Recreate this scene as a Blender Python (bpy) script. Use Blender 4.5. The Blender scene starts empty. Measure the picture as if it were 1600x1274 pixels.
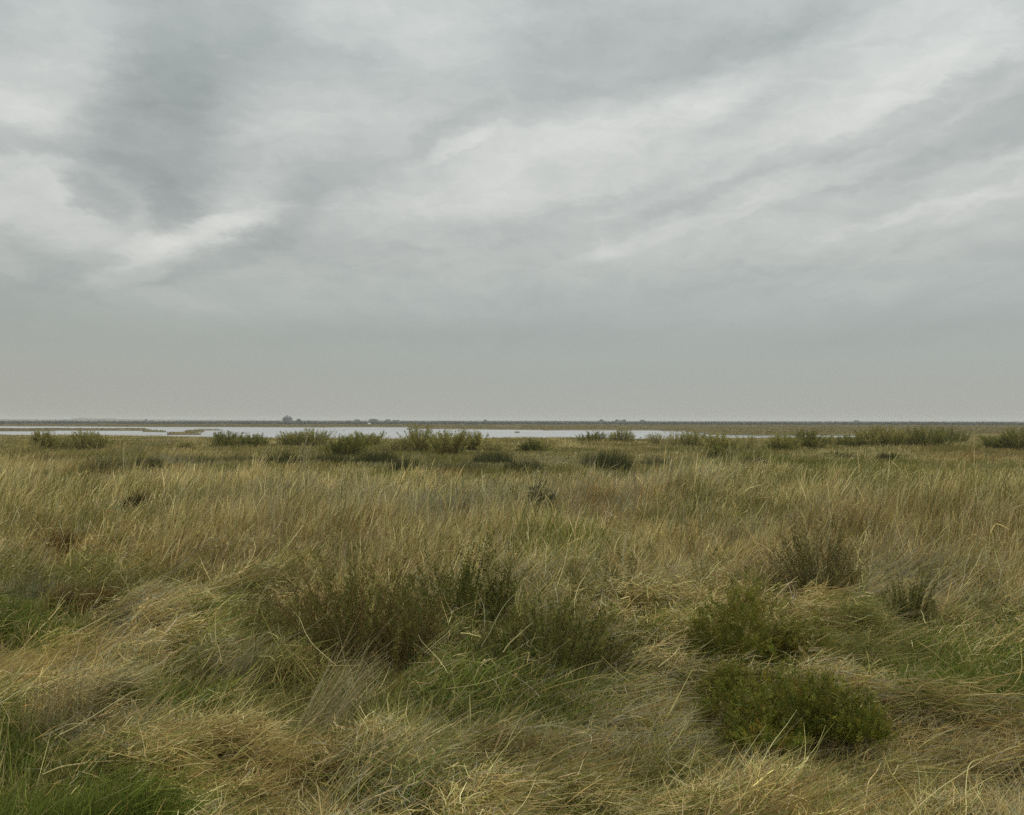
import bpy, math
import numpy as np
from math import radians as R

SC = bpy.context.scene
COL = SC.collection
rng = np.random.default_rng(7)

# ------------------------------------------------------------------ camera, sky, sun, exposure
CZ, F, HV = 2.0, 1537.0, 658.0           # eye height, focal length and horizon row of the photograph (pixels)
cam = bpy.data.cameras.new('camera')
cam.sensor_width = 36
cam.lens = 36 * F / 1600
cam.shift_y = (HV - 637) / 1600
cam.clip_start, cam.clip_end = 0.05, 20000
cam_o = bpy.data.objects.new('camera', cam)
COL.objects.link(cam_o)
cam_o.location = (0, 0, CZ)
cam_o.rotation_euler = (math.pi / 2, -0.0012, 0)
SC.camera = cam_o

SC.view_settings.view_transform = 'Standard'
SC.view_settings.look = 'None'
SC.view_settings.exposure = 0
SC.view_settings.gamma = 1
SC.cycles.max_bounces = 4
SC.cycles.diffuse_bounces = 3
SC.cycles.glossy_bounces = 2
SC.cycles.transmission_bounces = 2
SC.cycles.volume_bounces = 1
SC.cycles.transparent_max_bounces = 4
SC.cycles.use_denoising = False
SC.cycles.sample_clamp_indirect = 3

SUN_EL, SUN_AZ = R(52), R(60)            # azimuth from +Y towards +X
sun = bpy.data.lights.new('sun', 'SUN')
sun.energy, sun.angle, sun.color = 2.1, R(12), (1, 0.95, 0.85)
sun_o = bpy.data.objects.new('sun', sun)
COL.objects.link(sun_o)
sun_o.rotation_euler = (math.pi / 2 - SUN_EL, 0, math.pi - SUN_AZ)


def srgb(r, g, b):
    f = lambda c: c / 12.92 if c <= 0.04045 else ((c + 0.055) / 1.055) ** 2.4
    return tuple(f(c / 255) for c in (r, g, b))


def build_sky():
    w = bpy.data.worlds.new('World')
    SC.world = w
    w.use_nodes = True
    nt = w.node_tree
    N, LK = nt.nodes, nt.links
    bg = N['Background']
    bg.inputs[1].default_value = 0.1
    sky = N.new('ShaderNodeTexSky')
    sky.sky_type = 'NISHITA'
    sky.sun_disc = False
    sky.sun_elevation = SUN_EL
    sky.sun_rotation = SUN_AZ
    sky.dust_density = 3

    def math_n(op, a, b=None, c=None):
        n = N.new('ShaderNodeMath')
        n.operation = op
        for i, v in enumerate((a, b, c)):
            if v is None:
                continue
            if isinstance(v, (int, float)):
                n.inputs[i].default_value = v
            else:
                LK.new(v, n.inputs[i])
        return n.outputs[0]
    tc = N.new('ShaderNodeTexCoord')
    sep = N.new('ShaderNodeSeparateXYZ')
    LK.new(tc.outputs['Generated'], sep.inputs[0])
    az = math_n('ARCTAN2', sep.outputs[0], sep.outputs[1])
    el = math_n('ARCSINE', sep.outputs[2])
    # cloud sheet overhead: direction projected on a flat layer, so that the streaks converge at the horizon
    zz = math_n('ADD', math_n('MAXIMUM', sep.outputs[2], 0.0), 0.06)
    px = math_n('DIVIDE', sep.outputs[0], zz)
    py = math_n('DIVIDE', sep.outputs[1], zz)
    cp = N.new('ShaderNodeCombineXYZ')
    LK.new(px, cp.inputs[0])
    LK.new(py, cp.inputs[1])

    def noise(vec, scale, detail, rough, loc=(0, 0, 0), rot=0, sca=(1, 1, 1), dist=0):
        m = N.new('ShaderNodeMapping')
        m.inputs['Location'].default_value = loc
        m.inputs['Rotation'].default_value = (0, 0, rot)
        m.inputs['Scale'].default_value = sca
        LK.new(vec, m.inputs[0])
        n = N.new('ShaderNodeTexNoise')
        n.inputs['Scale'].default_value = scale
        n.inputs['Detail'].default_value = detail
        n.inputs['Roughness'].default_value = rough
        n.inputs['Distortion'].default_value = dist
        LK.new(m.outputs[0], n.inputs['Vector'])
        return n
    ce = N.new('ShaderNodeCombineXYZ')
    LK.new(az, ce.inputs[0])
    LK.new(el, ce.inputs[1])
    wn = noise(ce.outputs[0], 9, 6, 0.66, sca=(0.75, 1.5, 1))
    wv = N.new('ShaderNodeVectorMath')
    wv.operation = 'MULTIPLY_ADD'
    LK.new(wn.outputs['Color'], wv.inputs[0])
    wv.inputs[1].default_value = (0.085, 0.05, 0)
    LK.new(ce.outputs[0], wv.inputs[2])
    wo = N.new('ShaderNodeVectorMath')
    wo.operation = 'SUBTRACT'
    LK.new(wv.outputs[0], wo.inputs[0])
    wo.inputs[1].default_value = (0.065, 0.038, 0)
    w2 = noise(ce.outputs[0], 42, 5, 0.62, loc=(2, 9, 0), sca=(0.6, 1.3, 1))
    wv2 = N.new('ShaderNodeVectorMath')
    wv2.operation = 'MULTIPLY_ADD'
    LK.new(w2.outputs['Color'], wv2.inputs[0])
    wv2.inputs[1].default_value = (0.045, 0.026, 0)
    LK.new(wo.outputs[0], wv2.inputs[2])
    warped = wv2.outputs[0]
    # the cloud banks, as patches on the dome: bearing, height, half length, half width, tilt, lightness
    banks = [
        (330, 358, 120, 26, 17, .15, .7), (385, 330, 80, 44, 22, .15, .8), (240, 395, 90, 24, 22, .09), (215, 428, 80, 20, 22, .16, .65), (80, 290, 150, 60, 0, .10), (150, 362, 200, 50, -8, .11),
        (110, 80, 110, 80, 60, .13), (20, 180, 90, 50, 0, .12), (470, 190, 190, 45, 8, .09), (640, 35, 260, 80, -15, .10),
        (715, 232, 80, 13, 20, .10, .6), (680, 325, 190, 60, 5, .08), (1020, 172, 300, 40, 15, .13), (1130, 148, 90, 30, 15, .09),
        (1330, 170, 330, 60, 18, .08), (1520, 60, 230, 90, 20, .09), (860, 270, 300, 90, 5, .10), (1110, 338, 250, 16, 15, .10, .65),
        (1450, 322, 240, 11, 13, .09), (1560, 305, 80, 9, 9, .08), (1530, 255, 110, 14, 9, .06), (230, 462, 150, 22, -12, .05),
        (450, 430, 160, 40, 0, .04), (15, 418, 60, 22, 5, .06), (1000, 390, 400, 40, 8, .05), (1400, 350, 300, 40, 10, .05),
        (285, 60, 250, 185, 88, -.13), (330, 150, 150, 90, 70, -.06), (245, 205, 135, 100, 70, -.15, .7), (262, 318, 56, 30, -55, -.09, .6), (50, 226, 150, 24, -4, -.13, .6),
        (152, 308, 44, 26, -30, -.13, .5), (15, 362, 60, 24, -30, -.08), (80, 430, 150, 40, 10, -.09), (330, 400, 170, 26, 19, -.10, .6),
        (470, 300, 150, 55, 32, -.12), (570, 275, 230, 36, 22, -.07), (690, 205, 90, 15, 25, -.10), (640, 388, 360, 50, 4, -.07),
        (400, 228, 80, 18, 22, -.06), (540, 85, 110, 30, -12, -.08), (890, 95, 260, 80, 8, -.11), (1150, 82, 190, 46, 18, -.10),
        (1270, 35, 230, 34, 16, -.07), (1320, 215, 360, 17, 17, -.11, .65), (1540, 180, 200, 44, 12, -.13), (1000, 296, 300, 14, 15, -.07),
        (1270, 300, 300, 26, 13, -.05), (850, 420, 110, 34, 0, -.05), (1560, 215, 150, 26, 8, -.07), (1350, 395, 330, 13, 9, -.04),
        (30, 480, 200, 30, 0, -.05), (740, 520, 420, 34, 0, -.035), (1500, 500, 360, 40, 4, -.05), (200, 520, 420, 30, 0, -.02),
    ]
    total = None
    for u, v, a, b, ang, s, *edge in banks:
        A = math.atan((u - 800) / F)
        E = math.atan((HV - v) / F * math.cos(A))
        m = N.new('ShaderNodeMapping')
        m.vector_type = 'TEXTURE'
        m.inputs['Location'].default_value = (A, E, 0)
        m.inputs['Rotation'].default_value = (0, 0, R(ang))
        m.inputs['Scale'].default_value = (a * 1.35 / F, b * 1.35 / F, 1)
        LK.new(warped, m.inputs[0])
        g = N.new('ShaderNodeTexGradient')
        g.gradient_type = 'SPHERICAL'
        LK.new(m.outputs[0], g.inputs[0])
        r = N.new('ShaderNodeMapRange')
        r.interpolation_type = 'SMOOTHSTEP'
        r.inputs['To Max'].default_value = s
        r.inputs['From Max'].default_value = edge[0] if edge else 1.0   # below 1: a firmer cloud edge
        LK.new(g.outputs['Fac'], r.inputs[0])
        total = r.outputs[0] if total is None else math_n('ADD', total, r.outputs[0])
    vp = R(30)                               # the wind's bearing
    st = noise(cp.outputs[0], 1.0, 6, 0.55, rot=-vp, sca=(1.6, 0.28, 1), dist=0.3)
    st2 = noise(cp.outputs[0], 1.0, 5, 0.6, loc=(3, 7, 0), rot=-vp, sca=(5.0, 0.8, 1), dist=0.5)
    so = noise(ce.outputs[0], 11, 5, 0.55, loc=(5, 2, 0), sca=(0.8, 1.5, 1))
    streak = math_n('ADD', math_n('MULTIPLY_ADD', st.outputs[0], 0.24, -0.12), math_n('MULTIPLY_ADD', st2.outputs[0], 0.10, -0.05))
    streak = math_n('ADD', streak, math_n('MULTIPLY_ADD', so.outputs[0], 0.16, -0.08))
    fi = noise(warped, 38, 5, 0.62, loc=(1, 4, 0), rot=R(-14), sca=(0.45, 1.5, 1), dist=0.6)
    streak = math_n('ADD', streak, math_n('MULTIPLY_ADD', fi.outputs[0], 0.22, -0.11))
    fade = N.new('ShaderNodeMapRange')
    fade.interpolation_type = 'SMOOTHSTEP'
    fade.inputs['From Min'].default_value = 0.05
    fade.inputs['From Max'].default_value = 0.17
    LK.new(el, fade.inputs[0])
    total = math_n('ADD', total, math_n('MULTIPLY', streak, fade.outputs[0]))
    # mean colour of the overcast by height above the horizon
    er = math_n('DIVIDE', el, math.pi / 2)
    cr = N.new('ShaderNodeValToRGB')
    cr.color_ramp.interpolation = 'EASE'
    stops = [(0.0, (168, 169, 161)), (0.018, (168, 171, 165)), (0.045, (167, 173, 169)), (0.075, (175, 181, 178)), (0.115, (187, 191, 188)),
             (0.17, (194, 198, 195)), (0.24, (191, 197, 195)), (0.45, (200, 205, 203)), (1.0, (226, 229, 228))]
    el_ = cr.color_ramp.elements
    while len(el_) < len(stops):
        el_.new(0.5)
    for e, (p, c) in zip(el_, stops):
        e.position = p
        e.color = srgb(*c) + (1,)
    el_[-2].color, el_[-1].color = (.72, .74, .73, 1), (1.15, 1.15, 1.13, 1)
    LK.new(er, cr.inputs[0])
    # warmth low on the left
    wm = N.new('ShaderNodeMapRange')
    wm.interpolation_type = 'SMOOTHSTEP'
    wm.inputs['From Min'].default_value = 0.15
    wm.inputs['From Max'].default_value = -0.55
    LK.new(az, wm.inputs[0])
    lowf = N.new('ShaderNodeMapRange')
    lowf.interpolation_type = 'SMOOTHSTEP'
    lowf.inputs['From Min'].default_value = 0.22
    lowf.inputs['From Max'].default_value = 0.02
    LK.new(el, lowf.inputs[0])
    mixw = N.new('ShaderNodeMix')
    mixw.data_type = 'RGBA'
    mixw.blend_type = 'MULTIPLY'
    LK.new(math_n('MULTIPLY', wm.outputs[0], lowf.outputs[0]), mixw.inputs[0])
    LK.new(cr.outputs[0], mixw.inputs[6])
    mixw.inputs[7].default_value = (0.99, 0.965, 0.93, 1)
    # lightness -> gain, with the thick grey cloud a little bluer than the thin bright one
    gr = math_n('POWER', 2.0, math_n('MULTIPLY', total, 2.04))
    gg = math_n('POWER', 2.0, math_n('MULTIPLY', total, 1.82))
    gb = math_n('POWER', 2.0, math_n('MULTIPLY', total, 1.75))
    gc = N.new('ShaderNodeCombineColor')
    for i, g in enumerate((gr, gg, gb)):
        LK.new(g, gc.inputs[i])
    mx = N.new('ShaderNodeMix')
    mx.data_type = 'RGBA'
    mx.blend_type = 'MULTIPLY'
    mx.inputs[0].default_value = 1
    mx.clamp_result = False
    LK.new(mixw.outputs[2], mx.inputs[6])
    LK.new(gc.outputs[0], mx.inputs[7])
    sc10 = N.new('ShaderNodeVectorMath')
    sc10.operation = 'SCALE'
    LK.new(mx.outputs[2], sc10.inputs[0])
    sc10.inputs['Scale'].default_value = 10.0
    fin = N.new('ShaderNodeMix')
    fin.data_type = 'RGBA'
    fin.inputs[0].default_value = 0.97       # the cloud deck hides nearly all of the blue
    LK.new(sky.outputs[0], fin.inputs[6])
    LK.new(sc10.outputs[0], fin.inputs[7])
    LK.new(fin.outputs[2], bg.inputs[0])


build_sky()

# ------------------------------------------------------------------ helpers
_tab = rng.random((257, 257)).astype(np.float64)


def vnoise(x, y, s=0):
    x = np.asarray(x, float) + 17.3 * s
    y = np.asarray(y, float) - 9.1 * s
    xi, yi = np.floor(x).astype(int), np.floor(y).astype(int)
    fx, fy = x - xi, y - yi
    fx, fy = fx * fx * (3 - 2 * fx), fy * fy * (3 - 2 * fy)
    a, b = _tab[xi % 256, yi % 256], _tab[(xi + 1) % 256, yi % 256]
    c, d = _tab[xi % 256, (yi + 1) % 256], _tab[(xi + 1) % 256, (yi + 1) % 256]
    return (a * (1 - fx) + b * fx) * (1 - fy) + (c * (1 - fx) + d * fx) * fy


def fbm(x, y, oct=4, s=0):
    t, a, n = 0, 0.5, 0
    for k in range(oct):
        t = t + a * vnoise(x * 2 ** k, y * 2 ** k, s + k * 3)
        n += a
        a *= 0.5
    return t / n


def sstep(a, b, x):
    t = np.clip((np.asarray(x, float) - a) / (b - a), 0, 1)
    return t * t * (3 - 2 * t)


WZ = -0.7                                    # water level


def at(u, v, z=0.0):
    """A point of the photograph on the level z, in metres."""
    y = (CZ - z) * F / (v - HV)
    return (u - 800) / F * y, y


def px(x, y, z=0.0):
    y = np.maximum(y, 0.3)
    return 800 + F * x / y, HV + F * (CZ - z) / y


def tag(o, label=None, cat=None, group=None, kind=None):
    for k, v in (('label', label), ('category', cat), ('group', group), ('kind', kind)):
        if v:
            o[k] = v
    return o


def empty(name, loc):
    o = bpy.data.objects.new(name, None)
    COL.objects.link(o)
    o.location = loc
    o.empty_display_size = 0.2
    return o


def mesh_obj(name, verts, faces, mat, parent=None, col=None, smooth=False):
    """verts (n,3), faces (m,k) of one size k (or a list of such arrays): ONE mesh object."""
    if not isinstance(faces, list):
        faces = [faces]
    me = bpy.data.meshes.new(name)
    verts = np.asarray(verts, np.float32)
    me.vertices.add(len(verts))
    me.vertices.foreach_set('co', verts.ravel())
    li, ls, off = [], [], 0
    for f in faces:
        f = np.asarray(f, np.int32)
        if not len(f):
            continue
        li.append(f.ravel())
        ls.append(off + np.arange(len(f)) * f.shape[1])
        off += f.size
    li, ls = np.concatenate(li), np.concatenate(ls)
    me.loops.add(len(li))
    me.loops.foreach_set('vertex_index', li)
    me.polygons.add(len(ls))
    me.polygons.foreach_set('loop_start', ls.astype(np.int32))
    if smooth:
        me.polygons.foreach_set('use_smooth', np.ones(len(ls), bool))
    if col is not None:
        a = me.attributes.new('col', 'FLOAT_COLOR', 'POINT')
        c = np.ones((len(verts), 4), np.float32)
        c[:, :3] = col
        a.data.foreach_set('color', c.ravel())
    me.update(calc_edges=True)
    me.materials.append(mat)
    o = bpy.data.objects.new(name, me)
    COL.objects.link(o)
    if parent is not None:
        o.parent = parent
    return o


def new_mat(name):
    m = bpy.data.materials.new(name)
    m.use_nodes = True
    return m, m.node_tree.nodes, m.node_tree.links


def plant_mat(name, trans=0.18, rough=0.75, spec=0.08):
    m, N, L = new_mat(name)
    b = N['Principled BSDF']
    a = N.new('ShaderNodeAttribute')
    a.attribute_name = 'col'
    L.new(a.outputs['Color'], b.inputs['Base Color'])
    b.inputs['Roughness'].default_value = rough
    b.inputs['Specular IOR Level'].default_value = spec
    t = N.new('ShaderNodeBsdfTranslucent')
    L.new(a.outputs['Color'], t.inputs[0])
    x = N.new('ShaderNodeMixShader')
    x.inputs[0].default_value = trans
    L.new(b.outputs[0], x.inputs[1])
    L.new(t.outputs[0], x.inputs[2])
    L.new(x.outputs[0], N['Material Output'].inputs[0])
    return m


GRASS_M = plant_mat('grass_blades')
LEAF_M = plant_mat('leaves', 0.38, 0.6, 0.15)
STEM_M = plant_mat('stems', 0.0, 0.8, 0.15)


def noise_mat(name, cols, scale, rough=0.9, bump=0.0, detail=8):
    m, N, L = new_mat(name)
    b = N['Principled BSDF']
    b.inputs['Roughness'].default_value = rough
    b.inputs['Specular IOR Level'].default_value = 0.2
    g = N.new('ShaderNodeNewGeometry')
    n = N.new('ShaderNodeTexNoise')
    n.inputs['Scale'].default_value = scale
    n.inputs['Detail'].default_value = detail
    L.new(g.outputs['Position'], n.inputs['Vector'])
    r = N.new('ShaderNodeValToRGB')
    e = r.color_ramp.elements
    while len(e) < len(cols):
        e.new(0.5)
    for i, c in enumerate(cols):
        e[i].position = 0.3 + 0.4 * i / max(1, len(cols) - 1)
        e[i].color = tuple(c) + (1,)
    L.new(n.outputs[0], r.inputs[0])
    L.new(r.outputs[0], b.inputs['Base Color'])
    if bump:
        bp = N.new('ShaderNodeBump')
        bp.inputs['Strength'].default_value = bump
        L.new(n.outputs[0], bp.inputs['Height'])
        L.new(bp.outputs[0], b.inputs['Normal'])
    return m


# ------------------------------------------------------------------ setting: ground, water, hills
FAR_EDGE = np.array([(-600, 667.6), (0, 667.4), (120, 667.6), (240, 668.3), (340, 668.2), (500, 668.6), (560, 668.2), (636, 668.2), (648, 670.2), (700, 671.0),
                     (780, 671.8), (848, 672.2), (850, 673.0), (900, 672.6), (1030, 672.8), (1036, 673.8), (1070, 674.0), (1074, 675.6), (1096, 676.6), (1110, 678.4),
                     (1180, 680.2), (1290, 680.4), (1400, 680.2), (1420, 681.5), (2200, 681.5)])
NEAR_EDGE = np.array([(-600, 679.5), (0, 680.6), (120, 681.6), (260, 683.2), (340, 684.6), (440, 686.0), (560, 686.8), (660, 687.0), (760, 685.6), (790, 684.2), (880, 684.4),
                      (960, 686.6), (1020, 687.2), (1100, 686.0), (1200, 685.4), (1320, 684.6), (1400, 682.2), (1420, 681.4), (2200, 681.4)])
# islands: v range and u range, on the water level
ISLETS = [(-700, 236, 671.5, 674.1), (-700, 88, 672.7, 675.2), (222, 260, 674.3, 676.0), (260, 316, 678.5, 680.2), (286, 320, 674.2, 675.7), (808, 0, 0, 0),
          (632, 648, 671.2, 671.9), (802, 812, 675.6, 676.9), (300, 352, 673.0, 673.5), (530, 545, 673.2, 673.6)]
PONDS = [(774, 808, 666.5, 667.5), (855, 874, 666.2, 666.9), (972, 1064, 668.2, 669.1), (-40, 26, 664.0, 664.7)]


def water_mask(u, v):
    """> 0 where there is water, by bearing and distance."""
    w = 0.35 * (fbm(u / 26, v * 0.9, 3, 5) - 0.5)
    fe = np.interp(u, FAR_EDGE[:, 0], FAR_EDGE[:, 1]) + w * 1.2
    ne = np.interp(u, NEAR_EDGE[:, 0], NEAR_EDGE[:, 1] + 3.4 * (NEAR_EDGE[:, 0] < 1380)) + w * 2
    m = np.minimum(v - fe, ne - v)
    for a, b, c, d in ISLETS:
        if b <= a:
            continue
        ramp = np.clip(np.minimum(u - a, b - u) / 16, -1, 1) ** 1
        mid, half = (c + d) / 2, (d - c) / 2
        half_u = half * np.sqrt(np.clip(ramp, 0, 1)) + w
        m = np.minimum(m, np.where(ramp > 0, np.abs(v - (d - half_u)) - half_u, 5))
    for a, b, c, d in PONDS:
        r = 1 - np.maximum(np.abs(u - (a + b) / 2) / ((b - a) / 2), np.abs(v - (c + d) / 2) / ((d - c) / 2))
        m = np.maximum(m, r * (d - c) / 2)
    return m


def land_h(x, y):
    """Height of the land itself, without creeks."""
    y = np.asarray(y, float)
    x = np.asarray(x, float)
    h = -0.45 * sstep(25, 140, y)
    h = h + 0.20 * (fbm(x / 3.1, y / 3.1, 3, 1) - 0.5) * sstep(160, 60, y) + 0.45 * (fbm(x / 14, y / 14, 2, 2) - 0.5) * sstep(160, 60, y)
    return h


def ground_h(x, y):
    h = land_h(x, y)
    u, v = px(x, y, WZ)
    m = np.where((v < 692) & (np.asarray(y) > 20), water_mask(u, v), -5)
    k = sstep(-0.12, 0.12, m)
    return h * (1 - k) + (WZ - 0.5) * k


def build_ground():
    us = np.arange(-500, 2101, 3.0)
    vs = np.concatenate([np.array([658.35, 658.6]), np.arange(658.9, 690, 0.22), np.arange(690, 760, 1.0), np.arange(760, 1300, 5.0)])
    ys = (CZ - WZ) * F / (vs - HV)
    ys = np.concatenate([ys, [4.5, 3, 1.5, 0, -3, -8, -20]])
    U, Y = np.meshgrid(us, ys)
    X = (U - 800) / F * np.maximum(Y, 14 - 2 * np.minimum(Y, 7))
    X = np.where(Y > 14, (U - 800) / F * Y, (U - 800) / F * np.maximum(Y, 14))
    Z = ground_h(X, Y)
    nr, nc = X.shape
    idx = np.arange(nr * nc).reshape(nr, nc)
    q = np.stack([idx[1:, :-1], idx[1:, 1:], idx[:-1, 1:], idx[:-1, :-1]], -1).reshape(-1, 4)
    m, N, L = new_mat('marsh_ground')
    b = N['Principled BSDF']
    b.inputs['Roughness'].default_value = 0.95
    b.inputs['Specular IOR Level'].default_value = 0.1
    g = N.new('ShaderNodeNewGeometry')
    sp = N.new('ShaderNodeSeparateXYZ')
    L.new(g.outputs['Position'], sp.inputs[0])

    def ns(scale, detail, sx=1.0, sy=1.0):
        mp = N.new('ShaderNodeMapping')
        mp.inputs['Scale'].default_value = (sx, sy, 1)
        L.new(g.outputs['Position'], mp.inputs[0])
        n = N.new('ShaderNodeTexNoise')
        n.inputs['Scale'].default_value = scale
        n.inputs['Detail'].default_value = detail
        L.new(mp.outputs[0], n.inputs['Vector'])
        return n.outputs[0]

    def ramp(fac, stops):
        r = N.new('ShaderNodeValToRGB')
        e = r.color_ramp.elements
        while len(e) < len(stops):
            e.new(0.5)
        for k, (p, c) in zip(e, stops):
            k.position, k.color = p, tuple(c) + (1,)
        L.new(fac, r.inputs[0])
        return r.outputs[0]
    near = ramp(ns(3, 8), [(0.35, (.035, .028, .012)), (0.55, (.085, .066, .03)), (0.7, (.05, .055, .018))])
    far = ramp(ns(0.03, 9, 0.35, 1.0), [(0.32, (.13, .105, .045)), (0.5, (.18, .145, .062)), (0.62, (.11, .11, .042)), (0.75, (.20, .165, .08))])
    mr = N.new('ShaderNodeMapRange')
    mr.inputs['From Min'].default_value = 60
    mr.inputs['From Max'].default_value = 130
    L.new(sp.outputs[1], mr.inputs[0])
    mx = N.new('ShaderNodeMix')
    mx.data_type = 'RGBA'
    L.new(mr.outputs[0], mx.inputs[0])
    L.new(near, mx.inputs[6])
    L.new(far, mx.inputs[7])
    mud = N.new('ShaderNodeMapRange')           # bare mud on the creek banks
    mud.inputs['From Min'].default_value = -0.56
    mud.inputs['From Max'].default_value = -0.62
    L.new(sp.outputs[2], mud.inputs[0])
    mx2 = N.new('ShaderNodeMix')
    mx2.data_type = 'RGBA'
    L.new(mud.outputs[0], mx2.inputs[0])
    L.new(mx.outputs[2], mx2.inputs[6])
    mx2.inputs[7].default_value = (.05, .042, .026, 1)
    L.new(mx2.outputs[2], b.inputs['Base Color'])
    V = np.stack([X, Y, Z], -1).reshape(-1, 3)
    tag(mesh_obj('ground', V, q, m, smooth=True), kind='structure')


build_ground()


def build_water():
    m, N, L = new_mat('water')
    b = N['Principled BSDF']
    b.inputs['Base Color'].default_value = (.33, .34, .335, 1)  # pale silt tone, lightened further to stand in for reflected sky
    b.inputs['IOR'].default_value = 1.33
    b.inputs['Specular IOR Level'].default_value = 0.5
    g = N.new('ShaderNodeNewGeometry')
    mp = N.new('ShaderNodeMapping')
    mp.inputs['Scale'].default_value = (0.05, 0.12, 1)
    L.new(g.outputs['Position'], mp.inputs[0])
    n2 = N.new('ShaderNodeTexNoise')
    n2.inputs['Scale'].default_value = 0.6
    n2.inputs['Detail'].default_value = 6
    L.new(mp.outputs[0], n2.inputs['Vector'])
    mr = N.new('ShaderNodeMapRange')
    mr.inputs['From Min'].default_value = 0.35
    mr.inputs['From Max'].default_value = 0.65
    mr.inputs['To Min'].default_value = 0.08
    mr.inputs['To Max'].default_value = 0.42
    L.new(n2.outputs[0], mr.inputs[0])
    L.new(mr.outputs[0], b.inputs['Roughness'])
    n = N.new('ShaderNodeTexNoise')
    n.inputs['Scale'].default_value = 1.6
    n.inputs['Detail'].default_value = 3
    L.new(g.outputs['Position'], n.inputs['Vector'])
    bp = N.new('ShaderNodeBump')
    bp.inputs['Strength'].default_value = 0.05
    bp.inputs['Distance'].default_value = 0.1
    L.new(n.outputs[0], bp.inputs['Height'])
    L.new(bp.outputs[0], b.inputs['Normal'])
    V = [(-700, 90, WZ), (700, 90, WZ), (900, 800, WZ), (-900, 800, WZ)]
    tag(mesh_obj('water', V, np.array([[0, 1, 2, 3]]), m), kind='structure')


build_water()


def build_hills():
    """Low dune ridge behind the marsh, about two kilometres off, highest at the left."""
    us = np.arange(-500, 2101, 4.0)
    D = 2300.0
    top = np.interp(us, [-500, 0, 60, 108, 116, 124, 132, 140, 178, 186, 230, 420, 700, 1100, 2100],
                    [656.5, 656.4, 656.8, 656.7, 655.2, 654.0, 654.0, 655.0, 655.2, 656.0, 656.9, 657.6, 657.9, 658.1, 658.4])
    top = top + 0.5 * (fbm(us / 17, us * 0 + 3, 4, 9) - 0.5)
    V = []
    for dy, k in ((-160, 0.0), (-90, 0.45), (-40, 0.85), (0, 1.0), (50, 0.9), (140, 0.3), (220, 0)):
        y = D + dy
        zt = CZ - (top - HV) * D / F + 0.4
        z = -0.6 + (zt + 0.6) * k + (0.5 * (fbm(us / 9, us * 0 + dy, 3, 4) - 0.5) if 0 < k < 1 else 0)
        V.append(np.stack([(us - 800) / F * y, np.full_like(us, y), z], -1))
    nr, nc = len(V), len(us)
    V = np.concatenate(V)
    idx = np.arange(nr * nc).reshape(nr, nc)
    q = np.stack([idx[:-1, :-1], idx[:-1, 1:], idx[1:, 1:], idx[1:, :-1]], -1).reshape(-1, 4)
    tag(mesh_obj('hills', V, q, noise_mat('dune_scrub', [(.07, .075, .05), (.12, .115, .075), (.19, .17, .12)], 0.02), smooth=True), kind='structure')


build_hills()

# ------------------------------------------------------------------ vegetation builders


def strand_pts(root, az, p0, p1, L, P, pw=1.3, twist=0.0, wob=0.0, snap=0.0):
    """Curved stems: (n,P,3). p0, p1: angle from the vertical at foot and tip; az: bearing they bend to (0 = +x)."""
    n = len(root)
    t = np.linspace(0, 1, P)
    tm = (t[:-1] + t[1:]) / 2
    ph = p0[:, None] + (p1 - p0)[:, None] * tm ** pw
    a = az[:, None] + np.broadcast_to(np.asarray(twist, float).reshape(-1, 1), (n, 1)) * tm
    if wob:
        a = a + np.cumsum(rng.normal(0, wob, a.shape), 1)
        ph = ph + np.cumsum(rng.normal(0, wob * .6, ph.shape), 1)
    if snap:                                  # broken stems: a sharp bend part of the way up
        k = rng.random(n) < snap
        j = np.arange(P - 1)[None] >= rng.integers(1, P - 1, n)[:, None]
        ph = ph + (k[:, None] & j) * rng.uniform(.5, 1.6, n)[:, None]
        a = a + (k[:, None] & j) * rng.normal(0, 1.0, n)[:, None]
    s = (L / (P - 1))[:, None]
    d = np.stack([np.cos(a) * np.sin(ph) * s, np.sin(a) * np.sin(ph) * s, np.cos(ph) * s], -1)
    out = np.zeros((n, P, 3))
    out[:, 1:] = np.cumsum(d, 1)
    return out + root[:, None, :]


def tubes(pos, rad, col):
    """Three-sided tapering tubes along pos (n,P,3), rad (n,P): verts, faces, colours."""
    n, P, _ = pos.shape
    d = np.gradient(pos, axis=1)
    d /= np.linalg.norm(d, axis=2, keepdims=True) + 1e-9
    ref = np.where(np.abs(d[..., 2:3]) < 0.9, np.array([0, 0, 1.0]), np.array([1.0, 0, 0]))
    a = np.cross(d, ref)
    a /= np.linalg.norm(a, axis=2, keepdims=True) + 1e-9
    b = np.cross(d, a)
    vs = []
    for k in range(3):
        th = 2 * math.pi * k / 3
        vs.append(pos + (a * math.cos(th) + b * math.sin(th)) * rad[..., None])
    V = np.stack(vs, 2).reshape(-1, 3)
    i = np.arange(n * P * 3).reshape(n, P, 3)
    f = []
    for k in range(3):
        k2 = (k + 1) % 3
        f.append(np.stack([i[:, :-1, k], i[:, :-1, k2], i[:, 1:, k2], i[:, 1:, k]], -1).reshape(-1, 4))
    C = np.repeat(col, P * 3, 0)
    return V, np.concatenate(f), C


def leaves(cen, d, ln, wd, col):
    """Small lens-shaped leaves: foot at cen, pointing along d."""
    n = len(cen)
    d = d / (np.linalg.norm(d, axis=1, keepdims=True) + 1e-9)
    r = rng.normal(size=(n, 3))
    s = np.cross(d, r)
    s /= np.linalg.norm(s, axis=1, keepdims=True) + 1e-9
    V = np.stack([cen, cen + d * (ln * .5)[:, None] + s * (wd * .5)[:, None], cen + d * ln[:, None], cen + d * (ln * .5)[:, None] - s * (wd * .5)[:, None]], 1).reshape(-1, 3)
    f = np.arange(n * 4).reshape(n, 4)
    return V, f, np.repeat(col, 4, 0)


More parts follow.
